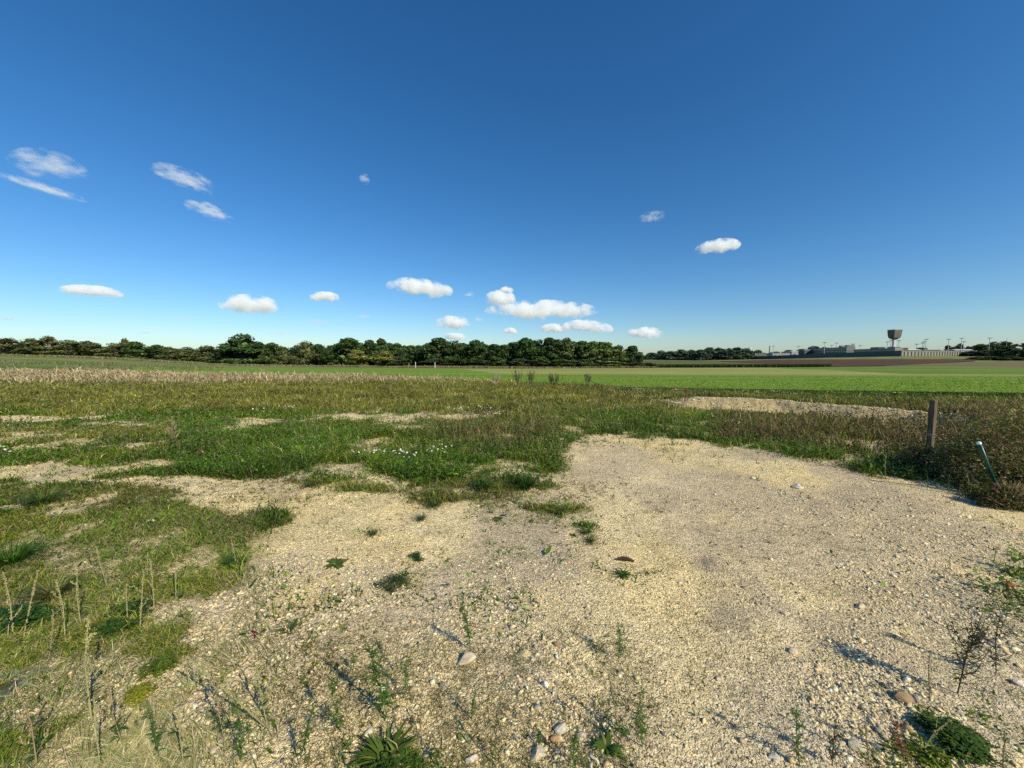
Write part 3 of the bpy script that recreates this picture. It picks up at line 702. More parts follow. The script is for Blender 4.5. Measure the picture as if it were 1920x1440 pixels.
weeds = [
 ('pale seed spike leaning left over the middle of the left lawn', (204, 1106), (182, 1024), 'seed', 0),
 ('tall straight seed spike in the group of spikes below the lawn', (289, 1140), (289, 1044), 'seed', 1),
 ('short seed spike just left of the tall one below the lawn', (276, 1095), (274, 1037), 'seed', 0),
 ('seed spike at the right end of the row below the lawn', (330, 1125), (322, 1048), 'seed', 1),
 ('bushy pale seed spike in the thicket below the lawn', (262, 1180), (262, 1072), 'seed', 3),
 ('thin spike beside the bushy one below the lawn', (240, 1170), (236, 1095), 'seed', 0),
 ('tall seed spike at the very left edge of the picture', (25, 1190), (18, 1066), 'seed', 1),
 ('straight seed spike, second from the left edge', (44, 1190), (51, 1078), 'seed', 0),
 ('seed spike beside the tan grass tuft on the left', (152, 1172), (142, 1072), 'seed', 1),
 ('seed spike rising through the tan grass tuft on the left', (122, 1195), (108, 1084), 'seed', 1),
 ('dark seed spike standing over bare earth on the left', (90, 1240), (82, 1150), 'dry', 0),
 ('very tall thin spike in the lower left', (172, 1350), (165, 1155), 'seed', 2),
 ('pair-topped weed where lawn and gravel meet', (433, 1070), (420, 996), 'green', 4),
 ('slim yellowish weed right of the pair-topped weed', (443, 1062), (437, 1010), 'seed', 2),
 ('long spike leaning far to the left in the lower left gravel', (506, 1366), (360, 1219), 'seed', 4),
 ('bushy upright seed weed on the lower left gravel', (500, 1352), (487, 1236), 'seed', 9),
 ('slender weed with yellow buds near the bottom left', (452, 1428), (442, 1300), 'green', 5),
 ('tall seed spike at the bottom edge, far left', (188, 1438), (172, 1315), 'seed', 2),
 ('thin branching weed at the bottom, left of the budded weed', (345, 1436), (334, 1330), 'seed', 5),
 ('thin green weed at the bottom between two seed weeds', (300, 1425), (290, 1310), 'green', 4),
 ('feathery yellow green weed in the middle of the gravel', (884, 1219), (868, 1120), 'green', 9),
 ('upright feathery green weed right of centre casting a long shadow', (1160, 1241), (1159, 1160), 'green', 10),
 ('large airy weed above the broad grass clump at the bottom', (726, 1345), (688, 1180), 'green', 10),
 ('small leafy weed between two larger ones, lower middle', (884, 1348), (894, 1282), 'green', 4),
 ('dry thin stalk right of the lower middle', (1168, 1400), (1145, 1268), 'dry', 3),
 ('fine straight green stalk right of the dry thin one', (1205, 1400), (1207, 1276), 'green', 2),
 ('small green sprig on stones at the bottom middle', (1010, 1400), (1009, 1358), 'green', 4),
 ('faint green weed left of the airy weed', (662, 1258), (660, 1208), 'green', 4),
 ('thin green stalk right of the airy weed', (760, 1312), (763, 1224), 'green', 4),
 ('large bare branching dark weed on the right gravel', (1795, 1300), (1823, 1145), 'dark', 16),
 ('short dry spike left of the dark branching weed', (1745, 1314), (1739, 1224), 'dry', 2),
 ('dark red dock spike beside the green clump at the lower right', (1697, 1428), (1671, 1328), 'red', 3),
 ('brown spike at the bottom edge left of the dock', (1632, 1438), (1634, 1340), 'dry', 2),
 ('leafy green stalk at the bottom edge, right of centre', (1500, 1438), (1506, 1330), 'green', 5),
 ('pale thick seed spike leaning right out of the green clump', (1728, 1408), (1778, 1346), 'seed', 1),
 ('thin brown stalk near the bottom right corner', (1880, 1438), (1878, 1360), 'dry', 2),
 ('tall dry branching stalk leaning left at the lower left edge', (70, 1438), (28, 1290), 'dry', 6),
 ('dry branching stalk between the very tall spike and the yellow cushion', (232, 1400), (205, 1270), 'dry', 7),
 ('tangled dry weed left of the bushy upright seed weed', (420, 1385), (392, 1262), 'dry', 8),
 ('tall sparse green stalk leaning right at the bottom left', (560, 1436), (590, 1322), 'green', 5),
 ('dry stalk leaning over the strap leaved clump', (815, 1436), (838, 1330), 'dry', 5),
 ('branching green weed left of the airy weed', (640, 1372), (622, 1262), 'green', 8),
 ('slim dead stalk on the gravel behind the airy weed', (742, 1262), (752, 1185), 'dry', 3),
 ('sparse weed right of the small green sprig', (1075, 1436), (1085, 1345), 'green', 4),
 ('dry seeding weed at the bottom edge, centre', (930, 1438), (938, 1340), 'dry', 5),
 ('twiggy weed right of the dark branching weed', (1868, 1262), (1885, 1150), 'dark', 8),
 ('low branching weed at the right end of the bottom edge', (1560, 1436), (1575, 1350), 'dark', 6),
 ('curling green weed at the foot of the dark thicket', (1780, 925), (1780, 893), 'green', 8),
 ('pale jointed stalk left of the curling weed', (1739, 918), (1737, 885), 'green', 2),
 ('upright pale weed in the grass left of the post', (1661, 893), (1660, 852), 'seed', 4),
 ('dark thistle stem standing in the left mid grass', (200, 787), (197, 762), 'dark', 3),
 ('small bare weed at the top of the gravel', (1248, 846), (1246, 826), 'dark', 2),
 ('small dark weed on the gravel right of the bare one', (1263, 849), (1261, 830), 'dark', 2),
 ('bushy little weed at the top middle of the gravel', (1210, 846), (1209, 826), 'dark', 5),
 ('tiny stalk in the top left of the gravel', (1114, 838), (1112, 815), 'dark', 3),
 ('thin lone weed at the right of the gravel top', (1347, 876), (1347, 850), 'green', 2),
]
for w in weeds: weed(w[0], w[1], w[2], w[3], w[4], lf=1.6 if w[3] in ('seed', 'red') else 1.0, group='weeds standing on the gravel and rough grass', spread=.55 if w[3] == 'dark' else .32)
weed('rust red dock plant in front of the green verge', (1284, 758), (1285, 727), 'red', 14, name='dock_plant', cat='weed', lf=1.5, spread=.6)
weed('small rust red plant left of the white daisies', (375, 862), (372, 838), 'red', 10, name='dock_plant', cat='weed', lf=1.5, spread=.6)
weed('dry pinkish stalks in the left mid grass', (325, 838), (318, 782), 'dry', 12, name='dry_stalks', cat='weed', lf=1.3, spread=.5)
for (bpx, w_, tp, st_, lb) in ((970, 16, 692, 'dark', 'leftmost dark feathery weed on the grass crest'), (996, 14, 692, 'dark', 'tallest dark feathery weed on the grass crest'),
                          (1040, 26, 697, 'dark', 'broad feathery weed in the middle of the crest row'), (1102, 12, 698, 'dark', 'lone feathery weed at the right of the crest row'),
                          (928, 18, 698, 'dry', 'pale dry bush left of the crest row')):
    bx, by = at_depth(bpx, 21.5); z0 = tz(bx, by); H = h_of(721 - tp, by)
    root = empty('tall_weed', (bx, by, z0), 0, lb, 'weed', 'tall feathery weeds on the grass crest')
    st = MB(); lv = MB(); wd = h_of(w_, by)
    for k in range(26 if w_ > 20 else 16):
        x0 = random.uniform(-.3, .3) * wd; a = random.uniform(-1, 1)
        p2 = np.array((x0 + a * wd * .45, random.uniform(-.3, .3) * wd, H * random.uniform(.6, 1.0)))
        st.col = vary((.10, .09, .05) if st_ == 'dark' else (.38, .30, .20)); st.tube([(x0, 0, 0), p2 * np.array((.75, .5, .55)) + (x0 * .2, 0, 0), p2], [.008, .007, .004], 4)
        for j in range(16):
            f = random.uniform(.35, 1); p = np.array((x0, 0, 0)) * (1 - f) + p2 * f
            lv.col = vary((.10, .10, .045) if st_ == 'dark' else (.42, .34, .24)); lv.leaf(p, (random.gauss(0, .5), random.gauss(0, .5), 1), (0.3, 1, 0), .07, .018, .2, 2)
    st.build('stem', M_DRY, root); lv.build('leaves', M_DRY, root)

def rosette(label, b, rad_px, nleaf, col, shape, name='rosette', cat='plant', up=.5, wr=.25, height=0):
    bx, by = at_px(*b); z0 = tz(bx, by); r = rad_px / F_PX * math.hypot(by, EYE * .5)
    m = MB()
    for i in range(nleaf):
        a = random.uniform(0, 6.28); l = r * random.uniform(.55, 1.1); e = random.uniform(.1, 1) * up
        m.col = vary(col if random.random() < .85 else (.20, .19, .05), .3); m.leaf((math.cos(a) * r * .08, math.sin(a) * r * .08, 0.004 + height * random.random()), (math.cos(a), math.sin(a), e), (0, 0, 1), l, l * wr * random.uniform(.7, 1.2), .8, 5, shape)
    o = m.build(name, M_FOL); o.location = (bx, by, z0); tag(o, label, cat); return o
def mat_plant(label, b, rx_px, ry_px, nleaf, col, name='creeping_plant', h=.05, ls=.012, cat='plant'):
    x0, y0 = at_px(*b); rx = rx_px / F_PX * y0; xa, ya = at_px(b[0], b[1] - ry_px); ry = abs(ya - y0); z0 = tz(x0, y0)
    m = MB(); s = MB()
    lob = [(random.uniform(0, 6.28), random.uniform(.1, 1.1)) for _ in range(13)]
    E = []
    for i in range(nleaf):
        a, q = random.choice(lob); E.append((random.gauss(math.cos(a) * q * .75, .15), random.gauss(math.sin(a) * q * .75, .15)))
    E = np.array(E); EZ = terrain(x0 + E[:, 0] * rx, y0 + E[:, 1] * ry) - z0
    for i in range(nleaf):
        ex, ey = E[i]
        X_, Y_ = ex * rx, ey * ry; zz = EZ[i] + random.uniform(.2, 1) * h * max(.2, 1 - (ex * ex + ey * ey) * .7)
        an = random.uniform(0, 6.28); m.col = vary(col if random.random() < .88 else (.22, .20, .05), .35); l = ls * random.uniform(.6, 1.4)
        m.leaf((X_, Y_, zz), (math.cos(an), math.sin(an), random.uniform(-.1, .7)), (0, 0, 1), l, l * .45, .5, 2)
    for i in range(24):
        a, q = random.choice(lob); X_, Y_ = math.cos(a) * q * rx * .8, math.sin(a) * q * ry * .8
        s.col = (.09, .09, .04); s.tube([(0, 0, .005), (X_ * .5, Y_ * .5, h * .5), (X_, Y_, tz(x0 + X_, y0 + Y_) - z0 + h * .4)], [.002, .0016, .001], 3)
    root = empty(name, (x0, y0, z0), 0, label, cat)
    s.build('stem', M_FOL, root); m.build('leaves', M_FOL, root); return root
def tuft(label, b, w_px, h_px, nb, col, name='grass_tuft'):
    x0, y0 = at_px(*b); w = w_px / F_PX * y0; h = h_of(h_px, y0); z0 = tz(x0, y0); m = MB()
    for i in range(nb):
        a = random.uniform(0, 6.28); q = random.random() ** .6 * .5
        m.col = vary(col, .25); l = h * random.uniform(.6, 1.25) + w * .3
        m.leaf((math.cos(a) * q * w * .3, math.sin(a) * q * w * .3, 0), (math.cos(a) * random.uniform(.2, 1), math.sin(a) * random.uniform(.2, 1), random.uniform(.4, 1.3)), (0.1, .2, 1), l, max(.003, l * .04), .9, 4, .35)
    o = m.build(name, M_FOL); o.location = (x0, y0, z0); tag(o, label, 'grass tuft'); return o
DG, MG, BG = (.035, .075, .012), (.07, .12, .018), (.12, .18, .02)
rosette('flat dark green leafy rosette left of the creeping patch', (628, 1058), 24, 60, MG, .5, wr=.3)
mat_plant('largest dark creeping patch on the left gravel', (737, 1092), 36, 22, 1300, DG)
mat_plant('smaller dark creeping patch behind the largest one', (781, 1048), 22, 10, 600, DG)
rosette('bright green leafy rosette beside the dark wood chip', (1168, 1078), 19, 70, MG, .5, wr=.14, up=1.2)
tuft('round green tuft on the middle gravel, above the wood chip', (1108, 1017), 24, 12, 120, MG)
rosette('small flat rosette above the right creeping patch', (934, 974), 16, 30, MG, .5, wr=.25)
tuft('little tuft just behind the small flat rosette', (921, 962), 18, 8, 60, BG)
rosette('tiny dark rosette on the middle gravel', (1075, 1004), 9, 22, DG, .5, wr=.35)
tuft('spiky tuft right of the purple leaved plant', (542, 1184), 46, 16, 60, (.07, .11, .025))
rosette('large strap leaved clump at the bottom edge, left of centre', (725, 1428), 60, 60, (.11, .17, .02), .6, name='broadleaf_clump', wr=.11, up=1.7)
mat_plant('low leafy fringe around the strap leaved clump', (735, 1440), 80, 22, 900, MG, ls=.02, h=.05)
rosette('round leaved green rosette at the bottom, right of centre', (1138, 1402), 30, 26, (.08, .15, .02), .6, name='broadleaf_rosette', wr=.30, up=1.3)
mat_plant('large dark green clump in the lower right corner', (1772, 1392), 66, 50, 2600, (.06, .12, .018), name='leafy_clump', h=.065, ls=.021)
rosette('grey green jagged thistle leaves at the left edge', (30, 1275), 62, 12, (.20, .24, .17), .7, name='thistle', wr=.3, up=.5, cat='thistle')
mat_plant('yellow flowering cushion in the lower left', (262, 1308), 34, 22, 1300, (.30, .30, .03), name='yellow_cushion_plant', ls=.013)
mat_plant('fresh green leafy patch above the yellow cushion', (300, 1255), 32, 22, 700, BG, ls=.018)
mat_plant('dark leafy patch between the green patch and the lawn spikes', (215, 1180), 55, 18, 1500, (.04, .10, .015), ls=.02)
mat_plant('leafy patch below the seed spikes on the left', (240, 1150), 50, 20, 900, MG, ls=.02)
mat_plant('broad leafy thicket at the left edge under the spikes', (45, 1165), 70, 26, 1800, (.05, .12, .02), ls=.03, h=.09)
mat_plant('leafy patch under the pair-topped weed', (440, 1058), 26, 14, 500, BG, ls=.018, h=.05)
tuft('tan dry grass tuft on the left lawn', (98, 1120), 70, 30, 260, (.20, .20, .06))
tuft('long bladed tuft at the far left of the lawn', (80, 945), 60, 26, 160, (.10, .14, .03))
tuft('long green grass blades at the left edge of the lawn', (20, 1060), 90, 30, 240, (.07, .14, .02))
rosette('purple leaved plant on the left gravel', (484, 1190), 14, 12, (.14, .02, .04), .5, name='purple_plant', wr=.35, up=1.2)
rosette('green leaves left of the purple plant', (462, 1188), 16, 16, MG, .5, name='rosette', wr=.35, up=.8)
tuft('dense green tuft at the tip of the lush grass', (985, 915), 50, 22, 320, (.045, .11, .015))
tuft('green tuft left of the dense tuft, on the gravel', (905, 918), 60, 14, 220, (.055, .12, .02))
for b, w_, lb in (((815, 950), 50, 'sprawling grass patch in the upper gravel'), ((1050, 965), 44, 'sprawling grass patch right of the upper gravel'), ((580, 912), 36, 'green patch on sand at the lush grass edge'),
                  ((1100, 1000), 34, 'faint mossy grass patch on the gravel'), ((790, 975), 30, 'thin reddish green sprawl on the gravel'), ((700, 1003), 26, 'sparse tuft left of the upper gravel')):
    tuft(lb, b, w_, 7, 150, (.08, .12, .03))

# ---------------------------------------------------------------- daisies
def daisy_clump(label, cpx, cpy, wx, wy, nf, size=.013, hgt=.16):
    x0, y0 = at_px(cpx, cpy + 8); z0 = tz(x0, y0); root = empty('daisy_clump', (x0, y0, z0), 0, label, 'daisies', 'white daisy clumps in the grass')
    lv = MB(); pet = MB()
    pts = []
    for i in range(nf):
        fx = (random.gauss(0, .45)) * wx / F_PX * y0; fy = random.gauss(0, .4) * wy / F_PX * y0 * 3.0
        h = hgt * random.uniform(.7, 1.25); zg = tz(x0 + fx, y0 + fy) - z0; c = np.array((fx, fy, zg + h))
        lv.col = vary((.07, .12, .03)); lv.tube([(fx * .9, fy * .9, zg), c * np.array((1, 1, .5)) + (0, 0, zg * .5), c - (0, 0, .002)], [.0015, .0013, .001], 3)
        for k in range(5):
            a = random.uniform(0, 6.28); p = np.array((fx, fy, zg + h * random.uniform(.1, .6))); lv.leaf(p, (math.cos(a), math.sin(a), .6), (0, 0, 1), .03, .006, .4, 2)
        nrm = np.array((random.gauss(.35, .25), random.gauss(-.5, .25), 1)); nrm /= np.linalg.norm(nrm); pts.append((c, nrm))
    lv.build('foliage', M_FOL, root)
    for c, nrm in pts:
        m = MB(); a = np.cross(nrm, (0, 1, .1)); a /= np.linalg.norm(a); b = np.cross(nrm, a); s = size * random.uniform(.8, 1.35); m.col = (.82, .82, .80)
        for k in range(11):
            t0 = 6.2832 * k / 11; d = a * math.cos(t0) + b * math.sin(t0); e = np.cross(nrm, d)
            m.add([c, c + d * s * .6 + e * s * .2, c + d * s - nrm * s * .1, c + d * s * .6 - e * s * .2], [(0, 1, 2), (0, 2, 3)])
        f = m.build('flower', M_FOL, root)
        m = MB(); m.col = (.60, .38, .02); q = [c + nrm * s * .12 + (a * math.cos(k) + b * math.sin(k)) * s * .26 for k in np.arange(0, 6.2, 1.05)]
        m.add([c + nrm * s * .22] + q, [(0, k + 1, (k + 1) % 6 + 1) for k in range(6)]); m.build('disc', M_FOL, f)
for (lb, x, y, wx, wy, nf) in (
 ('daisies at the left of the long front row by the gravel', 690, 858, 42, 10, 12), ('daisies in the middle of the front row by the gravel', 735, 858, 40, 8, 14),
 ('daisies at the right end of the front row', 765, 866, 26, 6, 7), ('daisies standing right of the front row, higher up', 818, 853, 34, 9, 12),
 ('daisies on the left beside the sandy strip', 535, 766, 26, 5, 8), ('daisies left of those by the sandy strip', 484, 772, 16, 4, 6),
 ('daisies right of the sandy strip, left group', 855, 768, 36, 5, 10), ('daisies right of the sandy strip, middle group', 903, 766, 26, 6, 9),
 ('white flower clump at the right end of the sandy strip', 933, 778, 22, 5, 9), ('small white flowers on the mid crest', 835, 722, 14, 3, 5),
 ('scattered daisies below the green verge', 1200, 735, 22, 4, 5), ('daisies left of the sandy bank', 1150, 764, 22, 5, 5),
 ('daisies in the grass right of the gravel top', 1378, 795, 34, 12, 9), ('daisies in the weeds right of the wooden post', 1781, 794, 14, 5, 7),
 ('white flowers in front of the verge near the post', 1655, 756, 14, 3, 5), ('sparse daisies left of the wooden post', 1620, 785, 30, 8, 6),
 ('large white flowers at the left edge of the grass', 10, 852, 16, 4, 6)):
    daisy_clump(lb, x, y, wx, wy, nf, size=.014 if y > 800 else .017, hgt=.17)
weed('bare twiggy stem among the centre weeds', (1000, 830), (995, 775), 'dry', 6, group='weeds standing on the gravel and rough grass')

# ---------------------------------------------------------------- single stones and litter
def rock(label, b, wpx, col, hgt=.5, name='rock', cat='rock', el=1.3):
    x0, y0 = at_px(*b); s = wpx / 2 / F_PX * math.hypot(y0, EYE * .6)
    import bmesh
    bm = bmesh.new(); bmesh.ops.create_icosphere(bm, subdivisions=2, radius=1)
    dirs = [np.array((random.gauss(0, 1), random.gauss(0, 1), random.gauss(0, 1))) for _ in range(9)]; dirs = [d / np.linalg.norm(d) for d in dirs]; hs = [random.uniform(.5, .85) for _ in dirs]
    for v in bm.verts:
        p = np.array(v.co)
        for d, h in zip(dirs, hs):
            e = p @ d - h
            if e > 0: p = p - d * e
        p = p * (1 + random.gauss(0, .03)); v.co = (p[0] * s * el, p[1] * s * .9, p[2] * s * hgt * 1.4)
    me = bpy.data.meshes.new(name); bm.to_mesh(me); bm.free()
    a = me.color_attributes.new('col', 'FLOAT_COLOR', 'POINT')
    for d in a.data: d.color = (*vary(col, .05), 1)
    me.materials.append(M_STONE); o = bpy.data.objects.new(name, me); C.objects.link(o)
    o.location = (x0, y0, tz(x0, y0) + s * hgt * .35); o.rotation_euler = (random.uniform(-.2, .2), random.uniform(-.2, .2), random.uniform(-.6, .6))
    return tag(o, label, cat, 'larger stones lying on the gravel')
WH, CR, GR = (.66, .59, .46), (.60, .50, .34), (.28, .27, .26)
for lb, b, w_, cc in (('large white rounded stone near the bottom middle', (1050, 1368), 26, WH), ('pale blocky stone in the middle foreground', (872, 1240), 30, CR),
                      ('pale pointed stone alone on the right gravel', (1612, 1138), 16, CR), ('upright white stone in the middle of the gravel', (957, 1138), 11, WH),
                      ('cream stone right of the large white stone', (1088, 1385), 18, CR), ('large flat cream stone at the bottom middle', (1010, 1417), 32, CR),
                      ('flat pale stone at the far right edge of the gravel', (1908, 1282), 18, WH), ('brown slab stone above the green clump', (1690, 1308), 30, (.33, .22, .13)),
                      ('white stone at the bottom, right of centre', (1452, 1422), 18, WH), ('orange brown stone in the centre gravel', (1045, 1210), 14, (.36, .22, .13)),
                      ('small white stone at the bottom left of centre', (884, 1425), 18, WH), ('orange tinted stone beside the round leaved rosette', (1042, 1388), 16, (.55, .33, .17)),
                      ('pale elongated stone at the top right of the gravel', (1495, 914), 20, WH), ('white stone lying on the left lawn', (281, 979), 12, WH),
                      ('pale stone at the left top of the gravel', (1051, 828), 16, CR), ('pale stone pair, front one, right of centre gravel', (1472, 1152), 12, CR),
                      ('long cream stone in the lower right gravel', (1606, 1402), 26, CR), ('blue grey stone at the left bottom', (204, 1392), 16, GR),
                      ('blue grey stone left of the bottom clump', (580, 1350), 14, GR), ('rounded white stone right of the bottom dock spike', (1700, 1276), 16, WH),
                      ('cream stone among the coarse stones, lower right', (1350, 1275), 14, CR), ('pale tan stone on the right lower gravel', (1487, 1222), 17, CR)):
    rock(lb, b, w_, cc)
o = rock('red brick fragment at the right edge of the gravel', (1891, 1098), 18, (.42, .13, .07), name='brick_fragment', cat='brick'); del o['group']
# dark wood chip
x0, y0 = at_px(1172, 1052); root = MB(); root.col = (.06, .035, .02)
root.tube([(-.062, .012, .010), (-.02, .006, .019), (.03, -.004, .017), (.066, -.018, .008)], [.008, .016, .015, .007], 7)
o = root.build('wood_chip', M_STONE); o.location = (x0, y0, tz(x0, y0)); tag(o, 'dark splintered piece of wood lying on the gravel', 'wood chip')

# ---------------------------------------------------------------- wooden post and green tube
xb, yb = at_px(1741, 868); z0 = tz(xb, yb); Hp = EYE - float(tan_of(750)) * yb - z0
root = empty('wooden_post', (xb, yb, z0), R(14), 'weathered square wooden post standing in brown weeds', 'post')
import bmesh
bm = bmesh.new(); bmesh.ops.create_cube(bm, size=1)
for v in bm.verts: v.co = (v.co.x * .066, v.co.y * .066, (v.co.z + .5) * (Hp + .2) - .2)
bmesh.ops.subdivide_edges(bm, edges=[e for e in bm.edges if abs(e.verts[0].co.z - e.verts[1].co.z) > .1], cuts=8)
bmesh.ops.bevel(bm, geom=bm.edges[:], offset=.006, segments=1, affect='EDGES')
for v in bm.verts: v.co.x += random.gauss(0, .0012) + (v.co.z / Hp) * .006; v.co.y += random.gauss(0, .0012); v.co.z += (v.co.x * .10 if v.co.z > Hp * .9 else 0)
me = bpy.data.meshes.new('shaft'); bm.to_mesh(me); bm.free(); me.materials.append(M_POST)
o = bpy.data.objects.new('shaft', me); C.objects.link(o); o.parent = root
m = MB(); m.col = (.1, .1, .1)
for zz, th in ((Hp * .42, 0), (Hp * .47, .3)):
    m.tube([(.040 * math.cos(a) * 1.28, .040 * math.sin(a) * 1.28, zz + th * .02 * math.sin(a)) for a in np.linspace(0, 6.283, 17)], .003, 5)
m.build('wire_loop', M_STEEL, root)
xb, yb = at_px(1880, 935); zb = tz(xb, yb); zt_ = EYE - float(tan_of(832)) * yb; xt = float(u_of(1836, 832)) * yb
root = empty('marker_tube', (xb, yb, zb), 0, 'leaning green plastic tube with white end cap in the dark weeds', 'marker')
d = np.array((xt - xb, .0, zt_ - zb)); p1 = d; p0 = d * -.05; dn = d / np.linalg.norm(d)
m = MB(); m.tube([p0, d * .5 + (0, .006, 0), p1], .017, 16); m.build('tube', M_GREEN, root, True)
m = MB(); m.tube([p1 - dn * .002, p1 + dn * .018, p1 + dn * .022], [.0195, .0195, .011], 16); m.build('cap', M_WPLAST, root, True)

# ---------------------------------------------------------------- bramble thicket at the right edge
def thicket(label, b, rx, ry, h, nleaf, col, name='bramble_bush', ls=.05):
    x0, y0 = b; z0 = tz(x0, y0); root = empty(name, (x0, y0, z0), 0, label, 'bush')
    n = nleaf; P = rng.normal(0, 1, (n, 3)); P /= np.linalg.norm(P, axis=1, keepdims=True); P[:, 2] = np.abs(P[:, 2])
    rad = rng.uniform(.45, 1, n) ** .5 * (0.75 + .5 * fbm(P[:, 0] * 2 + 5, P[:, 1] * 2 + P[:, 2] * 3, 3))
    P = P * rad[:, None] * np.array((rx, ry, h))
    P[:, 2] += terrain(x0 + P[:, 0], y0 + P[:, 1]) - z0
    a = rng.normal(0, 1, (n, 3)); a /= np.linalg.norm(a, axis=1, keepdims=True); bb = np.cross(a, rng.normal(0, 1, (n, 3))); bb /= np.linalg.norm(bb, axis=1, keepdims=True)
    L_ = (ls * rng.lognormal(0, .35, n))[:, None] * .5
    V = np.stack([P - a * L_, P + bb * L_ * .4, P + a * L_, P - bb * L_ * .4], 1).reshape(-1, 3)
    build('leaves', V, np.arange(n * 4).reshape(-1, 4), M_FOL, np.repeat(pal(col, n), 4, 0), root)
    st = MB(); st.col = (.24, .17, .10)
    for i in range(150):
        a_ = random.uniform(0, 6.28); q = random.uniform(.4, 1); e = (math.cos(a_) * rx * q, math.sin(a_) * ry * q, h * random.uniform(.5, 1.18) * math.sqrt(max(.1, 1.1 - q * q)))
        st.tube([(e[0] * .2, e[1] * .2, -.05), (e[0] * .6, e[1] * .6, e[2] * .7), e], [.006, .005, .002], 4)
    st.build('stem', M_DRY, root); return root
BRB = [(.24, .155, .07), (.15, .11, .05), (.33, .24, .12), (.11, .16, .03), (.42, .32, .17), (.14, .19, .035)]
thicket('tall dark brown bramble thicket cut by the right picture edge', (6.35, 4.5), 1.05, .75, 1.12, 27000, BRB, ls=.028)
thicket('dark brown bramble behind the leaning green tube', (6.0, 4.95), .55, .4, .5, 11000, BRB, ls=.026)
thicket('green and brown weeds crowding the foot of the wooden post', (5.78, 5.33), .42, .15, .36, 4200, [(.11, .16, .03), (.20, .15, .06), (.16, .19, .05), (.28, .20, .10), (.07, .12, .02)], ls=.024, name='weed_bush')
thicket('tangled dark weeds at the foot of the green tube', (5.25, 3.98), .30, .13, .26, 2400, [(.05, .08, .02), (.10, .075, .035), (.16, .12, .06)], ls=.026)
thicket('tall seeding weeds behind the right thicket', (8.3, 6.2), 1.1, .8, .55, 16000, BRB, ls=.028, name='weed_bush')

# ---------------------------------------------------------------- trees
def tree_meshes(seed, h, w, ncl, cols, quad, trunk_h=.12, conical=0, sparse=0.0, low=True):
    r = np.random.default_rng(seed)
    nl = 24; lob = []
    for i in range(nl):
        a = r.uniform(0, 6.283); zf = r.uniform(.12, 1) if low else r.uniform(.35, 1)
        prof = math.sin(math.pi * min(.97, (zf * .80 + .17))) ** .6
        q = r.uniform(.2, .75) * prof
        lob.append((math.cos(a) * q * w / 2, math.sin(a) * q * w / 2, zf * h * .88, r.uniform(.10, .25) * w * (1.05 - .35 * zf), r.uniform(.06, .14) * h))
    lob.append((0, 0, h * .87, w * .17, h * .13)); lob.append((0, 0, h * .5, w * .34, h * .3))
    V = []; Cc = []
    per = ncl // len(lob)
    for li, (x, y, z, rx, rz) in enumerate(lob):
        P = r.normal(0, 1, (per, 3)); P /= np.linalg.norm(P, axis=1, keepdims=True)
        k = r.uniform(.55, 1.08, (per, 1)); P = P * k
        nr = P.copy()
        P = P * np.array((rx, rx, rz)) + np.array((x, y, z))
        P[:, 2] = np.maximum(P[:, 2], h * .02)
        a = np.cross(nr + r.normal(0, .6, (per, 3)), r.normal(0, 1, (per, 3))); a /= np.linalg.norm(a, axis=1, keepdims=True)
        b = np.cross(a, nr + r.normal(0, .5, (per, 3))); b /= np.linalg.norm(b, axis=1, keepdims=True)
        s = quad * r.lognormal(0, .35, (per, 1)) * .5
        V.append(np.stack([P - a * s, P - b * s * .7, P + a * s, P + b * s * .7], 1).reshape(-1, 3))
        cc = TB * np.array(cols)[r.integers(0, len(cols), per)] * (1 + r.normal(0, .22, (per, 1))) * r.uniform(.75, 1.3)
        cc *= (0.6 + .5 * np.clip(nr[:, 2:3] + .5, 0, 1.3))  # shade painted in: leaf colour darker under each lobe, lighter on top
        Cc.append(np.repeat(np.clip(cc, .004, 1), 4, 0))
    V = np.concatenate(V); Cc = np.concatenate(Cc)
    crown = (V, np.arange(len(V)).reshape(-1, 4), Cc)
    t = MB(); t.col = (.1, .09, .07)
    t.tube([(0, 0, -.4), (r.normal(0, .02) * w, 0, h * .2), (r.normal(0, .03) * w, r.normal(0, .02) * w, h * .55), (0, 0, h * .85)], [w * .035, w * .028, w * .016, w * .004], 7)
    for (x, y, z, rx, rz) in lob[:14]:
        zz = max(h * .12, z * .5); t.tube([(0, 0, zz * .8), (x * .5, y * .5, zz + (z - zz) * .6), (x * 1.05, y * 1.05, z + rz * .5)], [w * .014, w * .010, w * .004], 5)
    return crown, t
TB = 2.0
KIND = {
 'oak': ([(.022, .042, .010), (.032, .056, .013), (.018, .034, .010)], M_TREE, M_BARK),
 'ash': ([(.040, .062, .016), (.052, .075, .020), (.03, .048, .014)], M_TREE, M_BARK),
 'pale': ([(.054, .076, .02), (.066, .086, .025), (.044, .062, .016)], M_TREE, M_BARK),
 'thorn': ([(.048, .060, .018), (.062, .068, .022), (.038, .048, .015), (.076, .072, .028)], M_TREE, M_PALEBARK),
 'yellow': ([(.10, .10, .02), (.085, .09, .02), (.12, .11, .03)], M_TREE, M_BARK),
 'far': ([(.030, .048, .030), (.038, .056, .034), (.026, .040, .028)], M_TREE, M_BARK),  # blue put into the leaf colours stands in for aerial haze
 'shrub': ([(.022, .036, .012), (.03, .045, .014), (.04, .052, .018)], M_TREE, M_BARK),
}
PROTO = {}
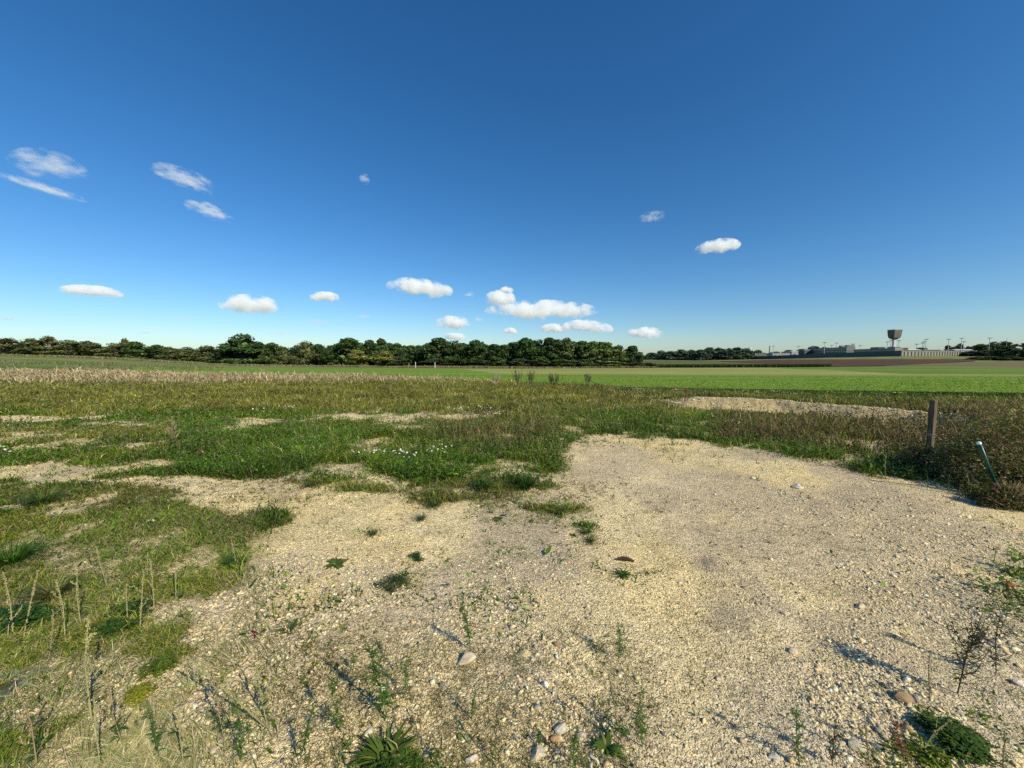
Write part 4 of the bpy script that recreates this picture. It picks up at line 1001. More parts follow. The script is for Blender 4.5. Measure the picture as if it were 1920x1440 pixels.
def proto(kind, var):
    key = (kind, var)
    if key not in PROTO:
        cols, ml, mb = KIND[kind]
        h, w = 10.0, 10.0
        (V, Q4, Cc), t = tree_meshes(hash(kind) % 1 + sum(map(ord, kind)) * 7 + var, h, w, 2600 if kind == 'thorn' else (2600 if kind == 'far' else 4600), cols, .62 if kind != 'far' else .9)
        cr = build('crown', V, Q4, ml, Cc); tr = t.build('trunk', mb)
        PROTO[key] = (cr.data, tr.data)
        bpy.data.objects.remove(cr); bpy.data.objects.remove(tr)
    return PROTO[key]
def tree(kind, px, top, w_px, D, label, group, name='tree', cat='tree', base=None, var=None, hscale=1.0):
    x, y = at_depth(px, D); z = tz(x, y)
    ztop = EYE - float(tan_of(top)) * D; H = max(1.2, ztop - z) * hscale; W = w_px / F_PX * D * 1.32
    cr, tr = proto(kind, random.randrange(3) if var is None else var)
    root = empty(name, (x, y, z), random.uniform(0, 6.28), label, cat, group)
    for nm, d in (('crown', cr), ('trunk', tr)):
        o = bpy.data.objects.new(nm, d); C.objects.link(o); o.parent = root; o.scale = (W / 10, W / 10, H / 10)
    return root
G1, G2, G3, G4, G5 = 'hawthorns of the left hedgerow', 'trees of the central treeline', 'trees of the wood behind the fields', 'trees of the distant wood left of the prison', 'trees and bushes beside the prison'
T = [
 # left hedgerow, from the left edge
 ('thorn', -60, 632, 60, 176, 'hawthorn partly outside the left picture edge', G1), ('thorn', 14, 633, 50, 176, 'olive hawthorn at the left end of the hedgerow', G1),
 ('thorn', 62, 634, 44, 176, 'second hawthorn from the left end of the hedgerow', G1), ('thorn', 92, 630, 46, 176, 'tallest hawthorn in the left part of the hedgerow', G1),
 ('thorn', 130, 637, 50, 172, 'broad hawthorn with grey limbs, fourth from the left', G1), ('oak', 165, 639, 44, 188, 'dark tree top rising behind the grey limbed hawthorns', G1),
 ('thorn', 178, 642, 42, 168, 'low hawthorn left of the dark hedgerow clump', G1), ('thorn', 214, 643, 44, 160, 'dark rounded hawthorn at the start of the hedgerow clump', G1),
 ('thorn', 236, 634, 26, 164, 'thin topped hawthorn sticking out above the hedgerow', G1), ('ash', 256, 640, 44, 158, 'wide dark green hawthorn in the hedgerow clump', G1),
 ('oak', 296, 646, 34, 165, 'dark green hawthorn right of the hedgerow clump', G1), ('thorn', 318, 650, 34, 152, 'low hawthorn with a pale forked trunk', G1),
 ('thorn', 350, 650, 40, 150, 'rounded olive hawthorn in the right part of the hedgerow', G1), ('thorn', 388, 647, 46, 148, 'hawthorn just left of the big round tree', G1),
 ('thorn', 408, 668, 30, 142, 'small bush at the foot of the hawthorn by the big tree', G1),
 ('oak', 456, 626, 84, 142, 'big round dark green tree at the left end of the central treeline', G2), ('oak', 482, 640, 44, 146, 'dark side crown right of the big round tree', G2),
 ('ash', 512, 643, 46, 142, 'mid green tree right of the big round tree', G2), ('thorn', 534, 655, 34, 138, 'brownish bush right of the big round tree', G2), ('thorn', 575, 639, 46, 146, 'thin brownish tree with a bare pale trunk', G2),
 ('oak', 597, 645, 36, 152, 'dark tree behind the thin brownish tree', G2), ('oak', 616, 655, 30, 148, 'low dark tree left of the tall rounded oak', G2),
 ('oak', 655, 633, 60, 150, 'tall rounded oak in the left of the central treeline', G2), ('yellow', 668, 655, 44, 138, 'yellow green bush in front of the tall rounded oak', G2),
 ('oak', 694, 637, 36, 150, 'dark pointed tree right of the tall rounded oak', G2), ('ash', 716, 635, 38, 148, 'light topped tree with upright branches', G2), ('yellow', 722, 658, 40, 138, 'olive yellow bush in front of the light topped tree', G2),
 ('oak', 744, 643, 36, 150, 'dark slim tree right of the light topped tree', G2), ('shrub', 742, 668, 44, 138, 'bushy shrub at the right end of the yellow bushes', G2),
 ('oak', 772, 647, 44, 165, 'set back dark tree in the treeline dip', G2), ('oak', 800, 648, 30, 160, 'low tree left of the broad double oak', G2),
 ('oak', 824, 633, 56, 152, 'left crown of the broad double oak', G2), ('oak', 853, 638, 44, 152, 'right crown of the broad double oak', G2),
 ('shrub', 815, 672, 60, 144, 'dark shrub below the broad double oak', G2), ('oak', 893, 637, 50, 150, 'pointed oak right of the broad double oak', G2),
 ('oak', 926, 645, 44, 148, 'rounded dark tree beside the wood corner', G2), ('shrub', 900, 674, 50, 144, 'shadowy shrub below the rounded dark tree', G2), ('oak', 947, 646, 36, 152, 'small dark tree joining the wood corner', G2),
 ('oak', 985, 633, 48, 150, 'leftmost tall oak of the wood', G3), ('oak', 1010, 636, 40, 152, 'second oak from the left corner of the wood', G3), ('oak', 1030, 633, 44, 150, 'tallest oak in the left half of the wood', G3),
 ('ash', 1062, 634, 46, 150, 'green oak in the middle of the wood', G3), ('oak', 1090, 639, 44, 152, 'dark oak in the middle of the wood', G3), ('pale', 1112, 640, 46, 148, 'pale green tree in the right half of the wood', G3),
 ('pale', 1138, 642, 44, 150, 'second pale green tree in the right half of the wood', G3), ('pale', 1160, 647, 34, 150, 'pale green tree at the right edge of the wood', G3), ('oak', 1186, 648, 36, 150, 'lone dark tree at the right end of the wood', G3),
 ('oak', 1046, 636, 44, 170, 'rear oak showing between the wood front trees', G3), ('oak', 1126, 641, 60, 172, 'rear oak behind the pale trees', G3), ('oak', 970, 640, 44, 166, 'rear oak at the wood corner', G3),
 ('shrub', 975, 672, 50, 144, 'leftmost shrub of the wood fringe', G3), ('shrub', 1015, 672, 50, 144, 'second shrub of the wood fringe', G3), ('ash', 1052, 673, 50, 144, 'greenest shrub of the wood fringe', G3),
 ('ash', 1092, 674, 50, 144, 'fourth shrub of the wood fringe', G3), ('pale', 1140, 672, 60, 145, 'pale shrub below the pale trees', G3), ('shrub', 1186, 678, 44, 147, 'shrub below the lone dark tree', G3),
 ('shrub', 1216, 680, 34, 150, 'last low shrub at the right tip of the wood', G3),
]
for x, t_ in ((492, 645), (530, 650), (556, 648), (590, 650), (625, 647), (640, 642), (676, 644), (702, 643), (730, 643), (757, 648), (785, 647), (808, 642), (838, 639), (868, 643), (880, 646), (912, 646), (936, 648), (960, 642), (1000, 638), (1076, 640), (1102, 643), (1150, 650)):
    T.append(('oak', x, t_, 38, 168, 'rear tree whose dark crown fills a gap in the central treeline', 'rear trees filling gaps in the central treeline'))
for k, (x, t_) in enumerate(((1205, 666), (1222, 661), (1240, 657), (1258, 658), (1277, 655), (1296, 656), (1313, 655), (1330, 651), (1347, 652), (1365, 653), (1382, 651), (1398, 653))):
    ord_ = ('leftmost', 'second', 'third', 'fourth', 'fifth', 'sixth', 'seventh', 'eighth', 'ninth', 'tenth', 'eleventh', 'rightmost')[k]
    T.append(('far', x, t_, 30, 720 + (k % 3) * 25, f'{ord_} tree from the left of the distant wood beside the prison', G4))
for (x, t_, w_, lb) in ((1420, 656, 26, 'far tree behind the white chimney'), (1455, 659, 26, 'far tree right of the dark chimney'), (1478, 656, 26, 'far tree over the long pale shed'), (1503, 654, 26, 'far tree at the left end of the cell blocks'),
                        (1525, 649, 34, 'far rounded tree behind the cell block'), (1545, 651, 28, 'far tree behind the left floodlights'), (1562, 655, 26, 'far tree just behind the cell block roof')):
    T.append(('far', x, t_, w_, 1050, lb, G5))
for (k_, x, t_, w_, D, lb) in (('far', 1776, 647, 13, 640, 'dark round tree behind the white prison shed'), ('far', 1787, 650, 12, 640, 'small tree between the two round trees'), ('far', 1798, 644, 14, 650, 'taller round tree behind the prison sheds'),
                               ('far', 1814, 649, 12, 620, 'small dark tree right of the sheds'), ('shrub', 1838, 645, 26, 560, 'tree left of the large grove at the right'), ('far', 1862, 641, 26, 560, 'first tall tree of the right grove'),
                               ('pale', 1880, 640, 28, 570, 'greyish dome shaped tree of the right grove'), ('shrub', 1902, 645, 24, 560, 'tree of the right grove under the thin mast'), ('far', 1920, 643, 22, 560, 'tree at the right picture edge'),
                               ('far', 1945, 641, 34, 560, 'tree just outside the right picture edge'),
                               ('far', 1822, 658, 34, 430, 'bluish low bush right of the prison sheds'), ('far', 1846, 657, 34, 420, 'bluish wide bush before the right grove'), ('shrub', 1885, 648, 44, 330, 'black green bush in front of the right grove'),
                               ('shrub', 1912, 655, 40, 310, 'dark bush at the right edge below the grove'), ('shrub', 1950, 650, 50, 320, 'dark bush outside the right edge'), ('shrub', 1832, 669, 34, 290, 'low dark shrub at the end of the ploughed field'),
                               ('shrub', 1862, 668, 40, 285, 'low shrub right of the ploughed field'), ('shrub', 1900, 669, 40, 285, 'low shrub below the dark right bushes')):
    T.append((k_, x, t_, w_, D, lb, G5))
for t_ in T:
    tree(*t_[:5], t_[5], t_[6], name='bush' if ('bush' in t_[5] or 'shrub' in t_[5]) else 'tree', cat='bush' if ('bush' in t_[5] or 'shrub' in t_[5]) else 'tree')
# rear mass that closes the hedgerows
n = 0
def hedge(label, pxs, top_of, D, kind, name='hedge'):
    V = []; Cc = []; cols = np.array(KIND[kind][0]); per = 2300
    P = []
    for i in range(per * 3):
        x = rng.uniform(*pxs); d = D + rng.uniform(-6, 6); X_, Y_ = at_depth(x, d)
        P.append((X_, Y_, x, d))
    P = np.array(P); z0 = terrain(P[:, 0], P[:, 1]); ztop = np.interp(P[:, 2], *zip(*top_of)); ztop = EYE - tan_of(ztop) * P[:, 3]
    ztop = ztop * 1 + (fbm(P[:, 0] * .2, P[:, 1] * .2, 3) - .6) * 3
    Z = z0 + (ztop - z0) * rng.random(len(P)) ** .7
    P3 = np.stack([P[:, 0], P[:, 1], Z], 1); m = len(P3)
    a = rng.normal(0, 1, (m, 3)); a /= np.linalg.norm(a, axis=1, keepdims=True); b = np.cross(a, rng.normal(0, 1, (m, 3))); b /= np.linalg.norm(b, axis=1, keepdims=True)
    s = (0.45 * D / 150 * rng.lognormal(0, .3, m))[:, None]
    V = np.stack([P3 - a * s, P3 - b * s * .7, P3 + a * s, P3 + b * s * .7], 1).reshape(-1, 3)
    o = build(name, V, np.arange(m * 4).reshape(-1, 4), M_TREE, np.repeat(pal(cols, m) * 1.5, 4, 0)); tag(o, label, 'hedge')
hedge('dense dark undergrowth filling the left hedgerow', (-120, 420), [(-120, 643), (190, 648), (420, 657)], 184, 'thorn')
hedge('dense dark undergrowth filling the central treeline', (430, 960), [(430, 655), (520, 652), (620, 650), (960, 648)], 160, 'oak')
hedge('dense dark undergrowth filling the wood', (950, 1205), [(950, 650), (1150, 652), (1205, 664)], 162, 'oak')
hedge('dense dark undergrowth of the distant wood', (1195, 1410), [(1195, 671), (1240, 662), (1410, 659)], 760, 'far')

# tall straw fringe at the feet of the trees
n = 26000
pxs_ = rng.uniform(-150, 1230, n); D_ = rng.uniform(128, 146, n); base = np.interp(pxs_, [-150, 200, 450, 1230], [165, 150, 130, 140]); D_ = base + rng.uniform(-5, 3, n) * 1.0
uu = (pxs_ - CX) / F_PX; X, Y = uu * D_, D_
o = blades('straw_fringe', X, Y, rng.uniform(.5, 1.1, n) * (0.4 + .9 * fbm(X * .06, Y * .06, 3)), np.full(n, .16), rng.uniform(.1, .5, n), rng.uniform(0, .4, n), pal([(.26, .22, .12), (.30, .25, .14), (.14, .16, .05), (.20, .19, .08)], n), M_DRY)
tag(o, 'tall straw coloured grass along the foot of the treeline', 'grass')
# dark weeds and dry stems dotted over the left meadow
n = 5000
pxs_ = rng.uniform(-150, 900, n); D_ = rng.uniform(34, 95, n) ; uu = (pxs_ - CX) / F_PX; X, Y = uu * D_, D_
s = (fbm(X * .08, Y * .2, 4) > .54) & (pxs_ < 420); X, Y = X[s], Y[s]; n = len(X)
o = blades('meadow_stems', X, Y, rng.uniform(.3, .7, n), np.maximum(.05, Y * .0014), rng.uniform(.1, .5, n), rng.uniform(0, .4, n), pal([(.20, .14, .08), (.26, .22, .12), (.08, .09, .03), (.12, .13, .04)], n), M_DRY)
tag(o, 'scattered brown stems on the left meadow', 'grass')

# maize strip
n = 30000
pxs_ = rng.uniform(1195, 1557, n); D_ = rng.uniform(152, 168, n); uu = (pxs_ - CX) / F_PX; X, Y = uu * D_, D_
o = blades('maize_strip', X, Y, rng.uniform(.9, 1.5, n), np.full(n, .22), rng.uniform(.05, .35, n), rng.uniform(.1, .5, n), pal([(.03, .055, .014), (.045, .07, .02), (.065, .085, .03)], n), M_FOL)
tag(o, 'dark green strip of standing maize between stubble and ploughed field', 'maize')

# ---------------------------------------------------------------- white marker posts and small field posts
def small_post(px, ptop, pbase, D, label, mat, name, group, w=.12, cap=True):
    x, y = at_depth(px, D); z = tz(x, y); H = h_of(pbase - ptop, D) + .1
    root = empty(name, (x, y, z), 0, label, 'post', group); m = MB(); m.box(0, 0, -.3, w, w, H + .3, .3, .9); m.build('shaft', mat, root)
    if cap: m = MB(); m.box(0, 0, H, w * 2.2, w * 1.3, w * .8, .3, .8); m.build('cap', mat, root)
small_post(779, 681.5, 691, 118, 'white post with a small cap, left of the pair before the trees', M_WPAINT, 'marker_post', 'white posts before the treeline', .16)
small_post(815.5, 682, 691, 118, 'white post with a flat cap, right of the pair before the trees', M_WPAINT, 'marker_post', 'white posts before the treeline', .16)
for px_, tp, bs, D, lb in ((19.5, 671, 680, 82, 'dark wooden stake at the far left of the meadow'), (124.5, 674, 681, 88, 'dark wooden stake in the left meadow before the hawthorns'), (278, 676, 681, 120, 'small stake below the hedgerow clump'), (338, 680, 685, 125, 'small stake left of the big round tree')):
    small_post(px_, tp, bs, D, lb, M_WOODG, 'wooden_stake', 'wooden stakes in the left meadow', .16, False)
x, y = at_depth(619, 130); z = tz(x, y); root = empty('hurdle', (x, y, z), 0, 'small pale wooden frame at the foot of the treeline', 'frame')
m = MB(); m.box(-.75, 0, -.2, .09, .09, 1.3); m.box(.75, 0, -.2, .09, .09, 1.3); m.build('leg', M_WOODG, root); m = MB(); m.box(0, 0, 1.103, 1.7, .08, .12); m.build('crossbar', M_WOODG, root)

# ---------------------------------------------------------------- prison
def zpx(py, D): return EYE - float(tan_of(py)) * D
def P2(px, D): return np.array(at_depth(px, D))
def wall_run(name, label, p0, p1, h0, h1, th, mat, cat, pilaster=None, base=None):
    root = empty(name, (*p0, 0), 0, label, cat); L_ = np.linalg.norm(p1 - p0); n = max(8, int(L_ / 12)); d = (p1 - p0) / L_; nr = np.array((-d[1], d[0])); m = MB(); pl = MB(); cp = MB()
    for i in range(n):
        a = p0 + d * L_ * i / n; b = p0 + d * L_ * (i + 1) / n; za, zb_ = tz(*a), tz(*b); ha = h0 + (h1 - h0) * i / n; hb = h0 + (h1 - h0) * (i + 1) / n
        A, B = a - p0, b - p0
        m.hexa([(*A, za - 2), (*B, zb_ - 2), (*(B + nr * th), zb_ - 2), (*(A + nr * th), za - 2), (*A, za + ha), (*B, zb_ + hb), (*(B + nr * th), zb_ + hb), (*(A + nr * th), za + ha)])
        cp.hexa([(*(A - nr * .25), za + ha + .01), (*(B - nr * .25), zb_ + hb + .01), (*(B + nr * (th + .25)), zb_ + hb + .01), (*(A + nr * (th + .25)), za + ha + .01),
                 (*(A - nr * .25), za + ha + .4), (*(B - nr * .25), zb_ + hb + .4), (*(B + nr * (th + .25)), zb_ + hb + .4), (*(A + nr * (th + .25)), za + ha + .4)])
        if pilaster:
            q = A + (B - A) * .5; pl.box(q[0] - nr[0] * .5, q[1] - nr[1] * .5, za - 1, .35, .7, ha + .5, math.atan2(d[1], d[0]))
    m.build('wall', mat, root); cp.build('coping', mat, root)
    if pilaster: pl.build('pilaster', pilaster, root)['kind'] = 'stuff'
    return root
pc = P2(1690, 430); pe = P2(1299, 1120)
wall_run('perimeter_wall', 'long grey prison wall running away to the left', pc, pe, 5.6, 5.0, .5, M_CONCD, 'wall')
pr = P2(1800, 560)
wall_run('perimeter_wall', 'sunlit beige prison wall with vertical posts, right of the tower', pc + np.array((.6, .3)), pr, 5.6, 6.2, .5, M_WALLB, 'wall', M_CONCD)
wall_run('perimeter_wall', 'low grey prison fence wall behind the right bushes', pr + np.array((1, 1)), P2(1880, 600), 5.2, 5.0, .5, M_WALLB, 'wall')
def block(name, label, p0, p1, depth, ztop, rows, mat, side=1, wz=(1.5, 3.0), roofh=.6, spacing=5.5, endwin=0):
    """long building with its window front on the p0-p1 line, extending to the side"""
    L_ = np.linalg.norm(p1 - p0); d = (p1 - p0) / L_; nr = np.array((d[1], -d[0])) * side
    z0 = min(tz(*p0), tz(*p1)) - 1; root = empty(name, (*p0, z0), 0, label, 'building'); H = ztop - z0
    def Q(s, t, z): v = d * s + nr * t; return (v[0], v[1], z)
    def bx(m, s0, s1, t0, t1, za, zb): m.hexa([Q(s0, t0, za), Q(s1, t0, za), Q(s1, t1, za), Q(s0, t1, za), Q(s0, t0, zb), Q(s1, t0, zb), Q(s1, t1, zb), Q(s0, t1, zb)])
    m = MB(); bx(m, 0, L_, 0, depth, 0, H); m.build('wall', mat, root)
    m = MB(); bx(m, -.4, L_ + .4, -.4, depth + .4, H + .01, H + roofh); m.build('roof', M_ROOF, root)
    for rz in rows:
        k = int(L_ / spacing)
        for i in range(k):
            m = MB(); s = (i + .5) * spacing + (L_ - k * spacing) / 2; bx(m, s - 1.5, s + 1.5, -.06, .2, H - rz - .3, H - rz + 1.7); m.build('window', M_WIN, root)
    return root, bx, H, L_
a0, a1 = P2(1683, 462), P2(1600, 575)
r_, bx, H, L_ = block('cell_block', 'long grey cell block with two rows of windows, left of the tower', a0, a1, 9, zpx(653, 462), (2.6, 6.0), M_BLOCK)
m = MB(); bx(m, L_ * .42, L_ * .60, 1, 8, H + .62, H + 2.6); m.build('roof_house', M_CONCD, r_)
b0, b1 = P2(1586, 590), P2(1512, 780)
r_, bx, H, L_ = block('cell_block', 'second long cell block with a pale lit gable end', b0, b1, 10.5, zpx(651, 590), (2.8, 6.6), M_BLOCK, spacing=7)
m = MB(); bx(m, 0.5, 9, 1, 10, H + .62, H + 3.4); m.build('stair_house', M_CONC, r_)
m = MB(); bx(m, 24, 36, 1, 7, H + .62, H + 3.2); m.build('roof_house', M_CONC, r_)
m = MB(); bx(m, -.5, -.05, 0.1, 10.4, 0, H - .1); m.build('gable', M_CONC, r_)
def hall(name, label, px0, px1, D, top, depth=14, mat=M_CONC, roof=M_ROOF, below=None):
    p0, p1 = P2(px0, D), P2(px1, D); z0 = tz(*((p0 + p1) / 2)) - 1.5; H = zpx(top, D) - z0; W = p1[0] - p0[0]
    root = empty(name, (p0[0], D, z0), 0, label, 'building'); m = MB(); m.box(W / 2, depth / 2, 0, W, depth, H - .7); m.build('wall', mat, root)
    m = MB(); m.hexa([(-.5, -.5, H - .69), (W + .5, -.5, H - .69), (W + .5, depth + .5, H - .69), (-.5, depth + .5, H - .69), (0, depth * .3, H + .3), (W, depth * .3, H + .3), (W, depth * .7, H + .3), (0, depth * .7, H + .3)]); m.build('roof', roof, root)
    k = max(2, int(W / 9))
    for i in range(k): m = MB(); m.box((i + .5) * W / k, -.04, H * .55, 3, .1, 1.2); m.build('window', M_WIN, root)
    return root
hall('prison_block', 'small pale block at the right end of the long cell block', 1677, 1687.5, 447, 650, 9)
hall('prison_block', 'small low annex right of the pale block', 1688, 1693, 449, 653.5, 7)
hall('workshop', 'long pale workshop shed left of the cell blocks', 1449, 1481, 830, 662, 20, M_CONC)
hall('workshop', 'white roofed workshop behind the long pale shed', 1484, 1507, 860, 658.5, 20, M_CONC, M_WHITE)
hall('workshop', 'low white shed in front of the cell blocks', 1494, 1510, 780, 664, 12, M_WHITE, M_WHITE)
hall('grey_building', 'low dark grey building around the chimneys', 1404, 1448, 960, 663.5, 22, M_CONCD)
hall('grey_building', 'low dark grey building left of the white chimney', 1386, 1403, 980, 666.5, 18, M_CONCD)
hall('prison_block', 'dark grey block before the left end of the cell blocks', 1508, 1530, 745, 656, 16, M_CONCD)
hall('white_shed', 'bright white shed behind the beige wall', 1765, 1783, 580, 657.5, 14, M_WHITE, M_CONCD)
hall('white_shed', 'long white roofed shed at the right of the compound', 1790, 1824, 610, 655.2, 16, M_CONC, M_WHITE)
hall('low_building', 'long low building with a pale roof right of the tower', 1694, 1728, 560, 655.3, 16, M_CONCD, M_WHITE)
hall('low_building', 'dark raised roof house between the floodlights', 1730.5, 1738, 580, 652, 10, M_CONCD, M_CONCD)
hall('low_building', 'second low pale roofed building right of the floodlights', 1738, 1764, 600, 655.5, 16, M_CONCD, M_ROOF)
hall('farm_building', 'pale roof showing in the right grove', 1901, 1915, 520, 650.5, 10, M_CONC, M_WHITE)
# chimneys
def chimney(px, top, D, w, mat, label, taper=.8):
    x, y = P2(px, D); z = tz(x, y) - 1; H = zpx(top, D) - z; root = empty('chimney', (x, y, z), 0, label, 'chimney'); m = MB(); m.tube([(0, 0, 0), (0, 0, H * .5), (0, 0, H)], [w / 2, w / 2 * (1 + taper) / 2, w / 2 * taper], 14); m.build('flue', mat, root, True)
    m = MB(); m.tube([(0, 0, H - .5), (0, 0, H + .15)], w / 2 * taper + .15, 14); m.build('rim', mat, root, True)
chimney(1403.6, 651, 940, 1.6, M_CONCD, 'thin dark chimney beside the white one'); chimney(1406.4, 651.5, 940, 3.2, M_WHITE, 'thick white chimney left of the prison'); chimney(1442, 648.3, 900, 2.2, M_CONCD, 'tall dark chimney in the left of the prison')
x, y = P2(1412.5, 950); z = zpx(663, 950); root = empty('dome', (x, y, z - 8), 0, 'small white domed tank right of the white chimney', 'tank'); m = MB(); m.tube([(0, 0, 0), (0, 0, 8)], [5, 5], 16); m.build('wall', M_WHITE, root, True)
m = MB(); m.tube([(0, 0, 8 + 2.4 * math.sin(a)) for a in np.linspace(0, 1.5, 6)], [5.1 * math.cos(a) for a in np.linspace(0, 1.5, 6)], 16); m.build('roof', M_WHITE, root, True)
# water tower: angular concrete bowl on a pale shaft
D = 480; x, y = P2(1674.3, D); z = tz(x, y); root = empty('water_tower', (x, y, z), R(0), 'tall concrete water tower with an angular bowl on a pale shaft', 'water tower')
zt_ = zpx(619.5, D) - z; z3 = zpx(633.5, D) - z; z2 = zpx(636.8, D) - z; k = D / F_PX
yaw = math.atan2(1, 2.2)
m = MB()
def ringbox(w, zz, rz=R(45)): return [(w * .5 * 1.414 * math.cos(rz + math.pi / 2 * i + R(0)), w * .5 * 1.414 * math.sin(rz + math.pi / 2 * i), zz) for i in range(4)]
W = 19.5 * k * .72
lv_ = [(.26 * W, z2 - .1), (.30 * W, z2), (.80 * W, z3), (.93 * W, z3 + (zt_ - z3) * .35), (1.0 * W, zt_ - 1.0), (.97 * W, zt_)]
rs = [ringbox(w, zz) for w, zz in lv_]
for i in range(len(rs) - 1):
    for j in range(4): m.quad(rs[i][j], rs[i][(j + 1) % 4], rs[i + 1][(j + 1) % 4], rs[i + 1][j])
m.quad(*rs[-1]); m.quad(*rs[0][::-1]); m.build('tank', M_TOWER, root)
m = MB()
for j in range(4):
    p = np.array(ringbox(W * 1.02, zt_ + .02)); a, b = p[j], p[(j + 1) % 4]; c = (a + b) / 2; m.box(c[0], c[1], zt_ + .02, np.linalg.norm(b - a), .35, .9, math.atan2(b[1] - a[1], b[0] - a[0]))
m.build('parapet', M_CONC, root)
m = MB(); m.box(0, 0, -1, 3.6 * k, 3.6 * k, z2 + .95, 0); m.build('shaft', M_SHAFT, root)
# floodlight masts
def make_mast(H):
    root = empty('floodlight_mast', (0, 0, 0)); m = MB(); m.tube([(0, 0, 0), (0, 0, H * .97)], [.42, .26], 8); m.build('pole', M_STEEL, root)
    m = MB(); m.tube([(0, 0, H * .97), (-1.7, 0, H)], [.16, .14], 5); m.tube([(0, 0, H * .97), (1.7, 0, H)], [.16, .14], 5)
    m.tube([(0, 0, H * .97), (0, 1.2, H)], [.12, .12], 5); m.tube([(0, 0, H * .97), (0, -1.2, H)], [.12, .12], 5)
    m.tube([(2.0 * math.cos(a), 1.3 * math.sin(a), H) for a in np.linspace(0, 6.283, 13)], .13, 5); m.build('head_frame', M_STEEL, root)
    for k in range(8):
        a = k * math.pi / 4; m = MB(); m.box(2.2 * math.cos(a), 1.5 * math.sin(a), H + .05, .8, .55, .6, a); m.build('lamp', M_STEEL, root)
    return root
proto_mast = None
masts = [(1449, 649.5, 800, 'floodlight mast above the long pale workshop'), (1496, 649.5, 800, 'floodlight mast over the white workshops'), (1544.6, 642.5, 640, 'tallest floodlight mast over the second cell block'),
         (1558, 648, 760, 'short floodlight mast right of the tallest over the cell block'), (1567, 643.5, 700, 'slim floodlight mast between the two cell block roofs'), (1597.5, 645.5, 660, 'floodlight mast behind the lit gable'),
         (1611.5, 648.5, 720, 'small floodlight mast right of the lit gable'), (1662.5, 641.5, 560, 'floodlight mast left of the water tower'), (1668.8, 638.8, 580, 'floodlight mast half behind the water tower shaft'),
         (1683.2, 639.2, 560, 'floodlight mast right of the water tower shaft'), (1717, 645.5, 600, 'lone floodlight mast between tower and cluster'), (1728, 643.5, 620, 'left mast of the cluster of three'),
         (1730.8, 641, 600, 'middle mast of the cluster of three'), (1734.3, 636.5, 530, 'right and tallest mast of the cluster of three'), (1776.3, 636.3, 530, 'floodlight mast above the bright white shed'),
         (1800.6, 634.8, 530, 'tall floodlight mast by the round trees'), (1804.8, 641, 600, 'short floodlight mast right of the tall one'), (1852.8, 634.2, 540, 'floodlight mast over the right grove')]
base_mast = make_mast(10.0)
for i, (px_, tp, D, lb) in enumerate(masts):
    p = P2(px_, D); z = tz(*p) - .5; H = zpx(tp, D) - z
    r_ = base_mast if i == 0 else base_mast.copy()
    if i: C.objects.link(r_)
    r_.location = (*p, z); r_.rotation_euler = (0, 0, 0); tag(r_, lb, 'floodlight', 'floodlight masts of the prison')
    MS = (D / 540) if D < 700 else 1.15
    if i == 0: kids = [(c, c.data) for c in base_mast.children]
    for c, me in kids:
        o = c if i == 0 else c.copy()
        if i: C.objects.link(o); o.parent = r_
        if c.name.startswith('pole'): o.scale = (MS, MS, H / 10.0); o.location = (0, 0, 0)
        else: o.scale = (MS, MS, MS); o.location = (0, 0, H - 10.0 * MS)
for px_, tp, lb in ((1348.5, 654.5, 'left thin pole in front of the distant wood'), (1384.5, 654.5, 'middle thin pole in front of the distant wood'), (1394.5, 653, 'right thin pole in front of the distant wood')):
    p = P2(px_, 900); z = tz(*p) - .5; H = zpx(tp, 900) - z; root = empty('camera_pole', (*p, z), 0, lb, 'pole', 'thin poles behind the left prison wall')
    m = MB(); m.tube([(0, 0, 0), (0, 0, H)], [.55, .38], 6); m.build('shaft', M_SHAFT, root); m = MB(); m.box(0, 0, H, 1.1, .8, .7); m.build('camera', M_STEEL, root)
p = P2(1885, 520); z = tz(*p); H = zpx(632.5, 520) - z; root = empty('radio_mast', (*p, z), 0, 'very thin radio mast above the right grove', 'mast'); m = MB(); m.tube([(0, 0, 0), (0, 0, H)], [.3, .12], 5); m.build('shaft', M_STEEL, root)
m = MB(); m.box(0, 0, H * .9, .9, .2, .15); m.build('crossarm', M_STEEL, root)
p = P2(1758.5, 520); z = tz(*p); H = zpx(650, 520) - z; root = empty('street_lamp', (*p, z), 0, 'curved arm street lamp before the white sheds', 'lamp'); m = MB(); m.tube([(0, 0, 0), (0, 0, H * .8), (1, 0, H * .95), (5.5, 0, H * 1.08)], [.14, .12, .1, .08], 6); m.build('pole', M_STEEL, root)
m = MB(); m.box(5.9, 0, H * 1.08, 1.0, .35, .2); m.build('lamp_head', M_STEEL, root)

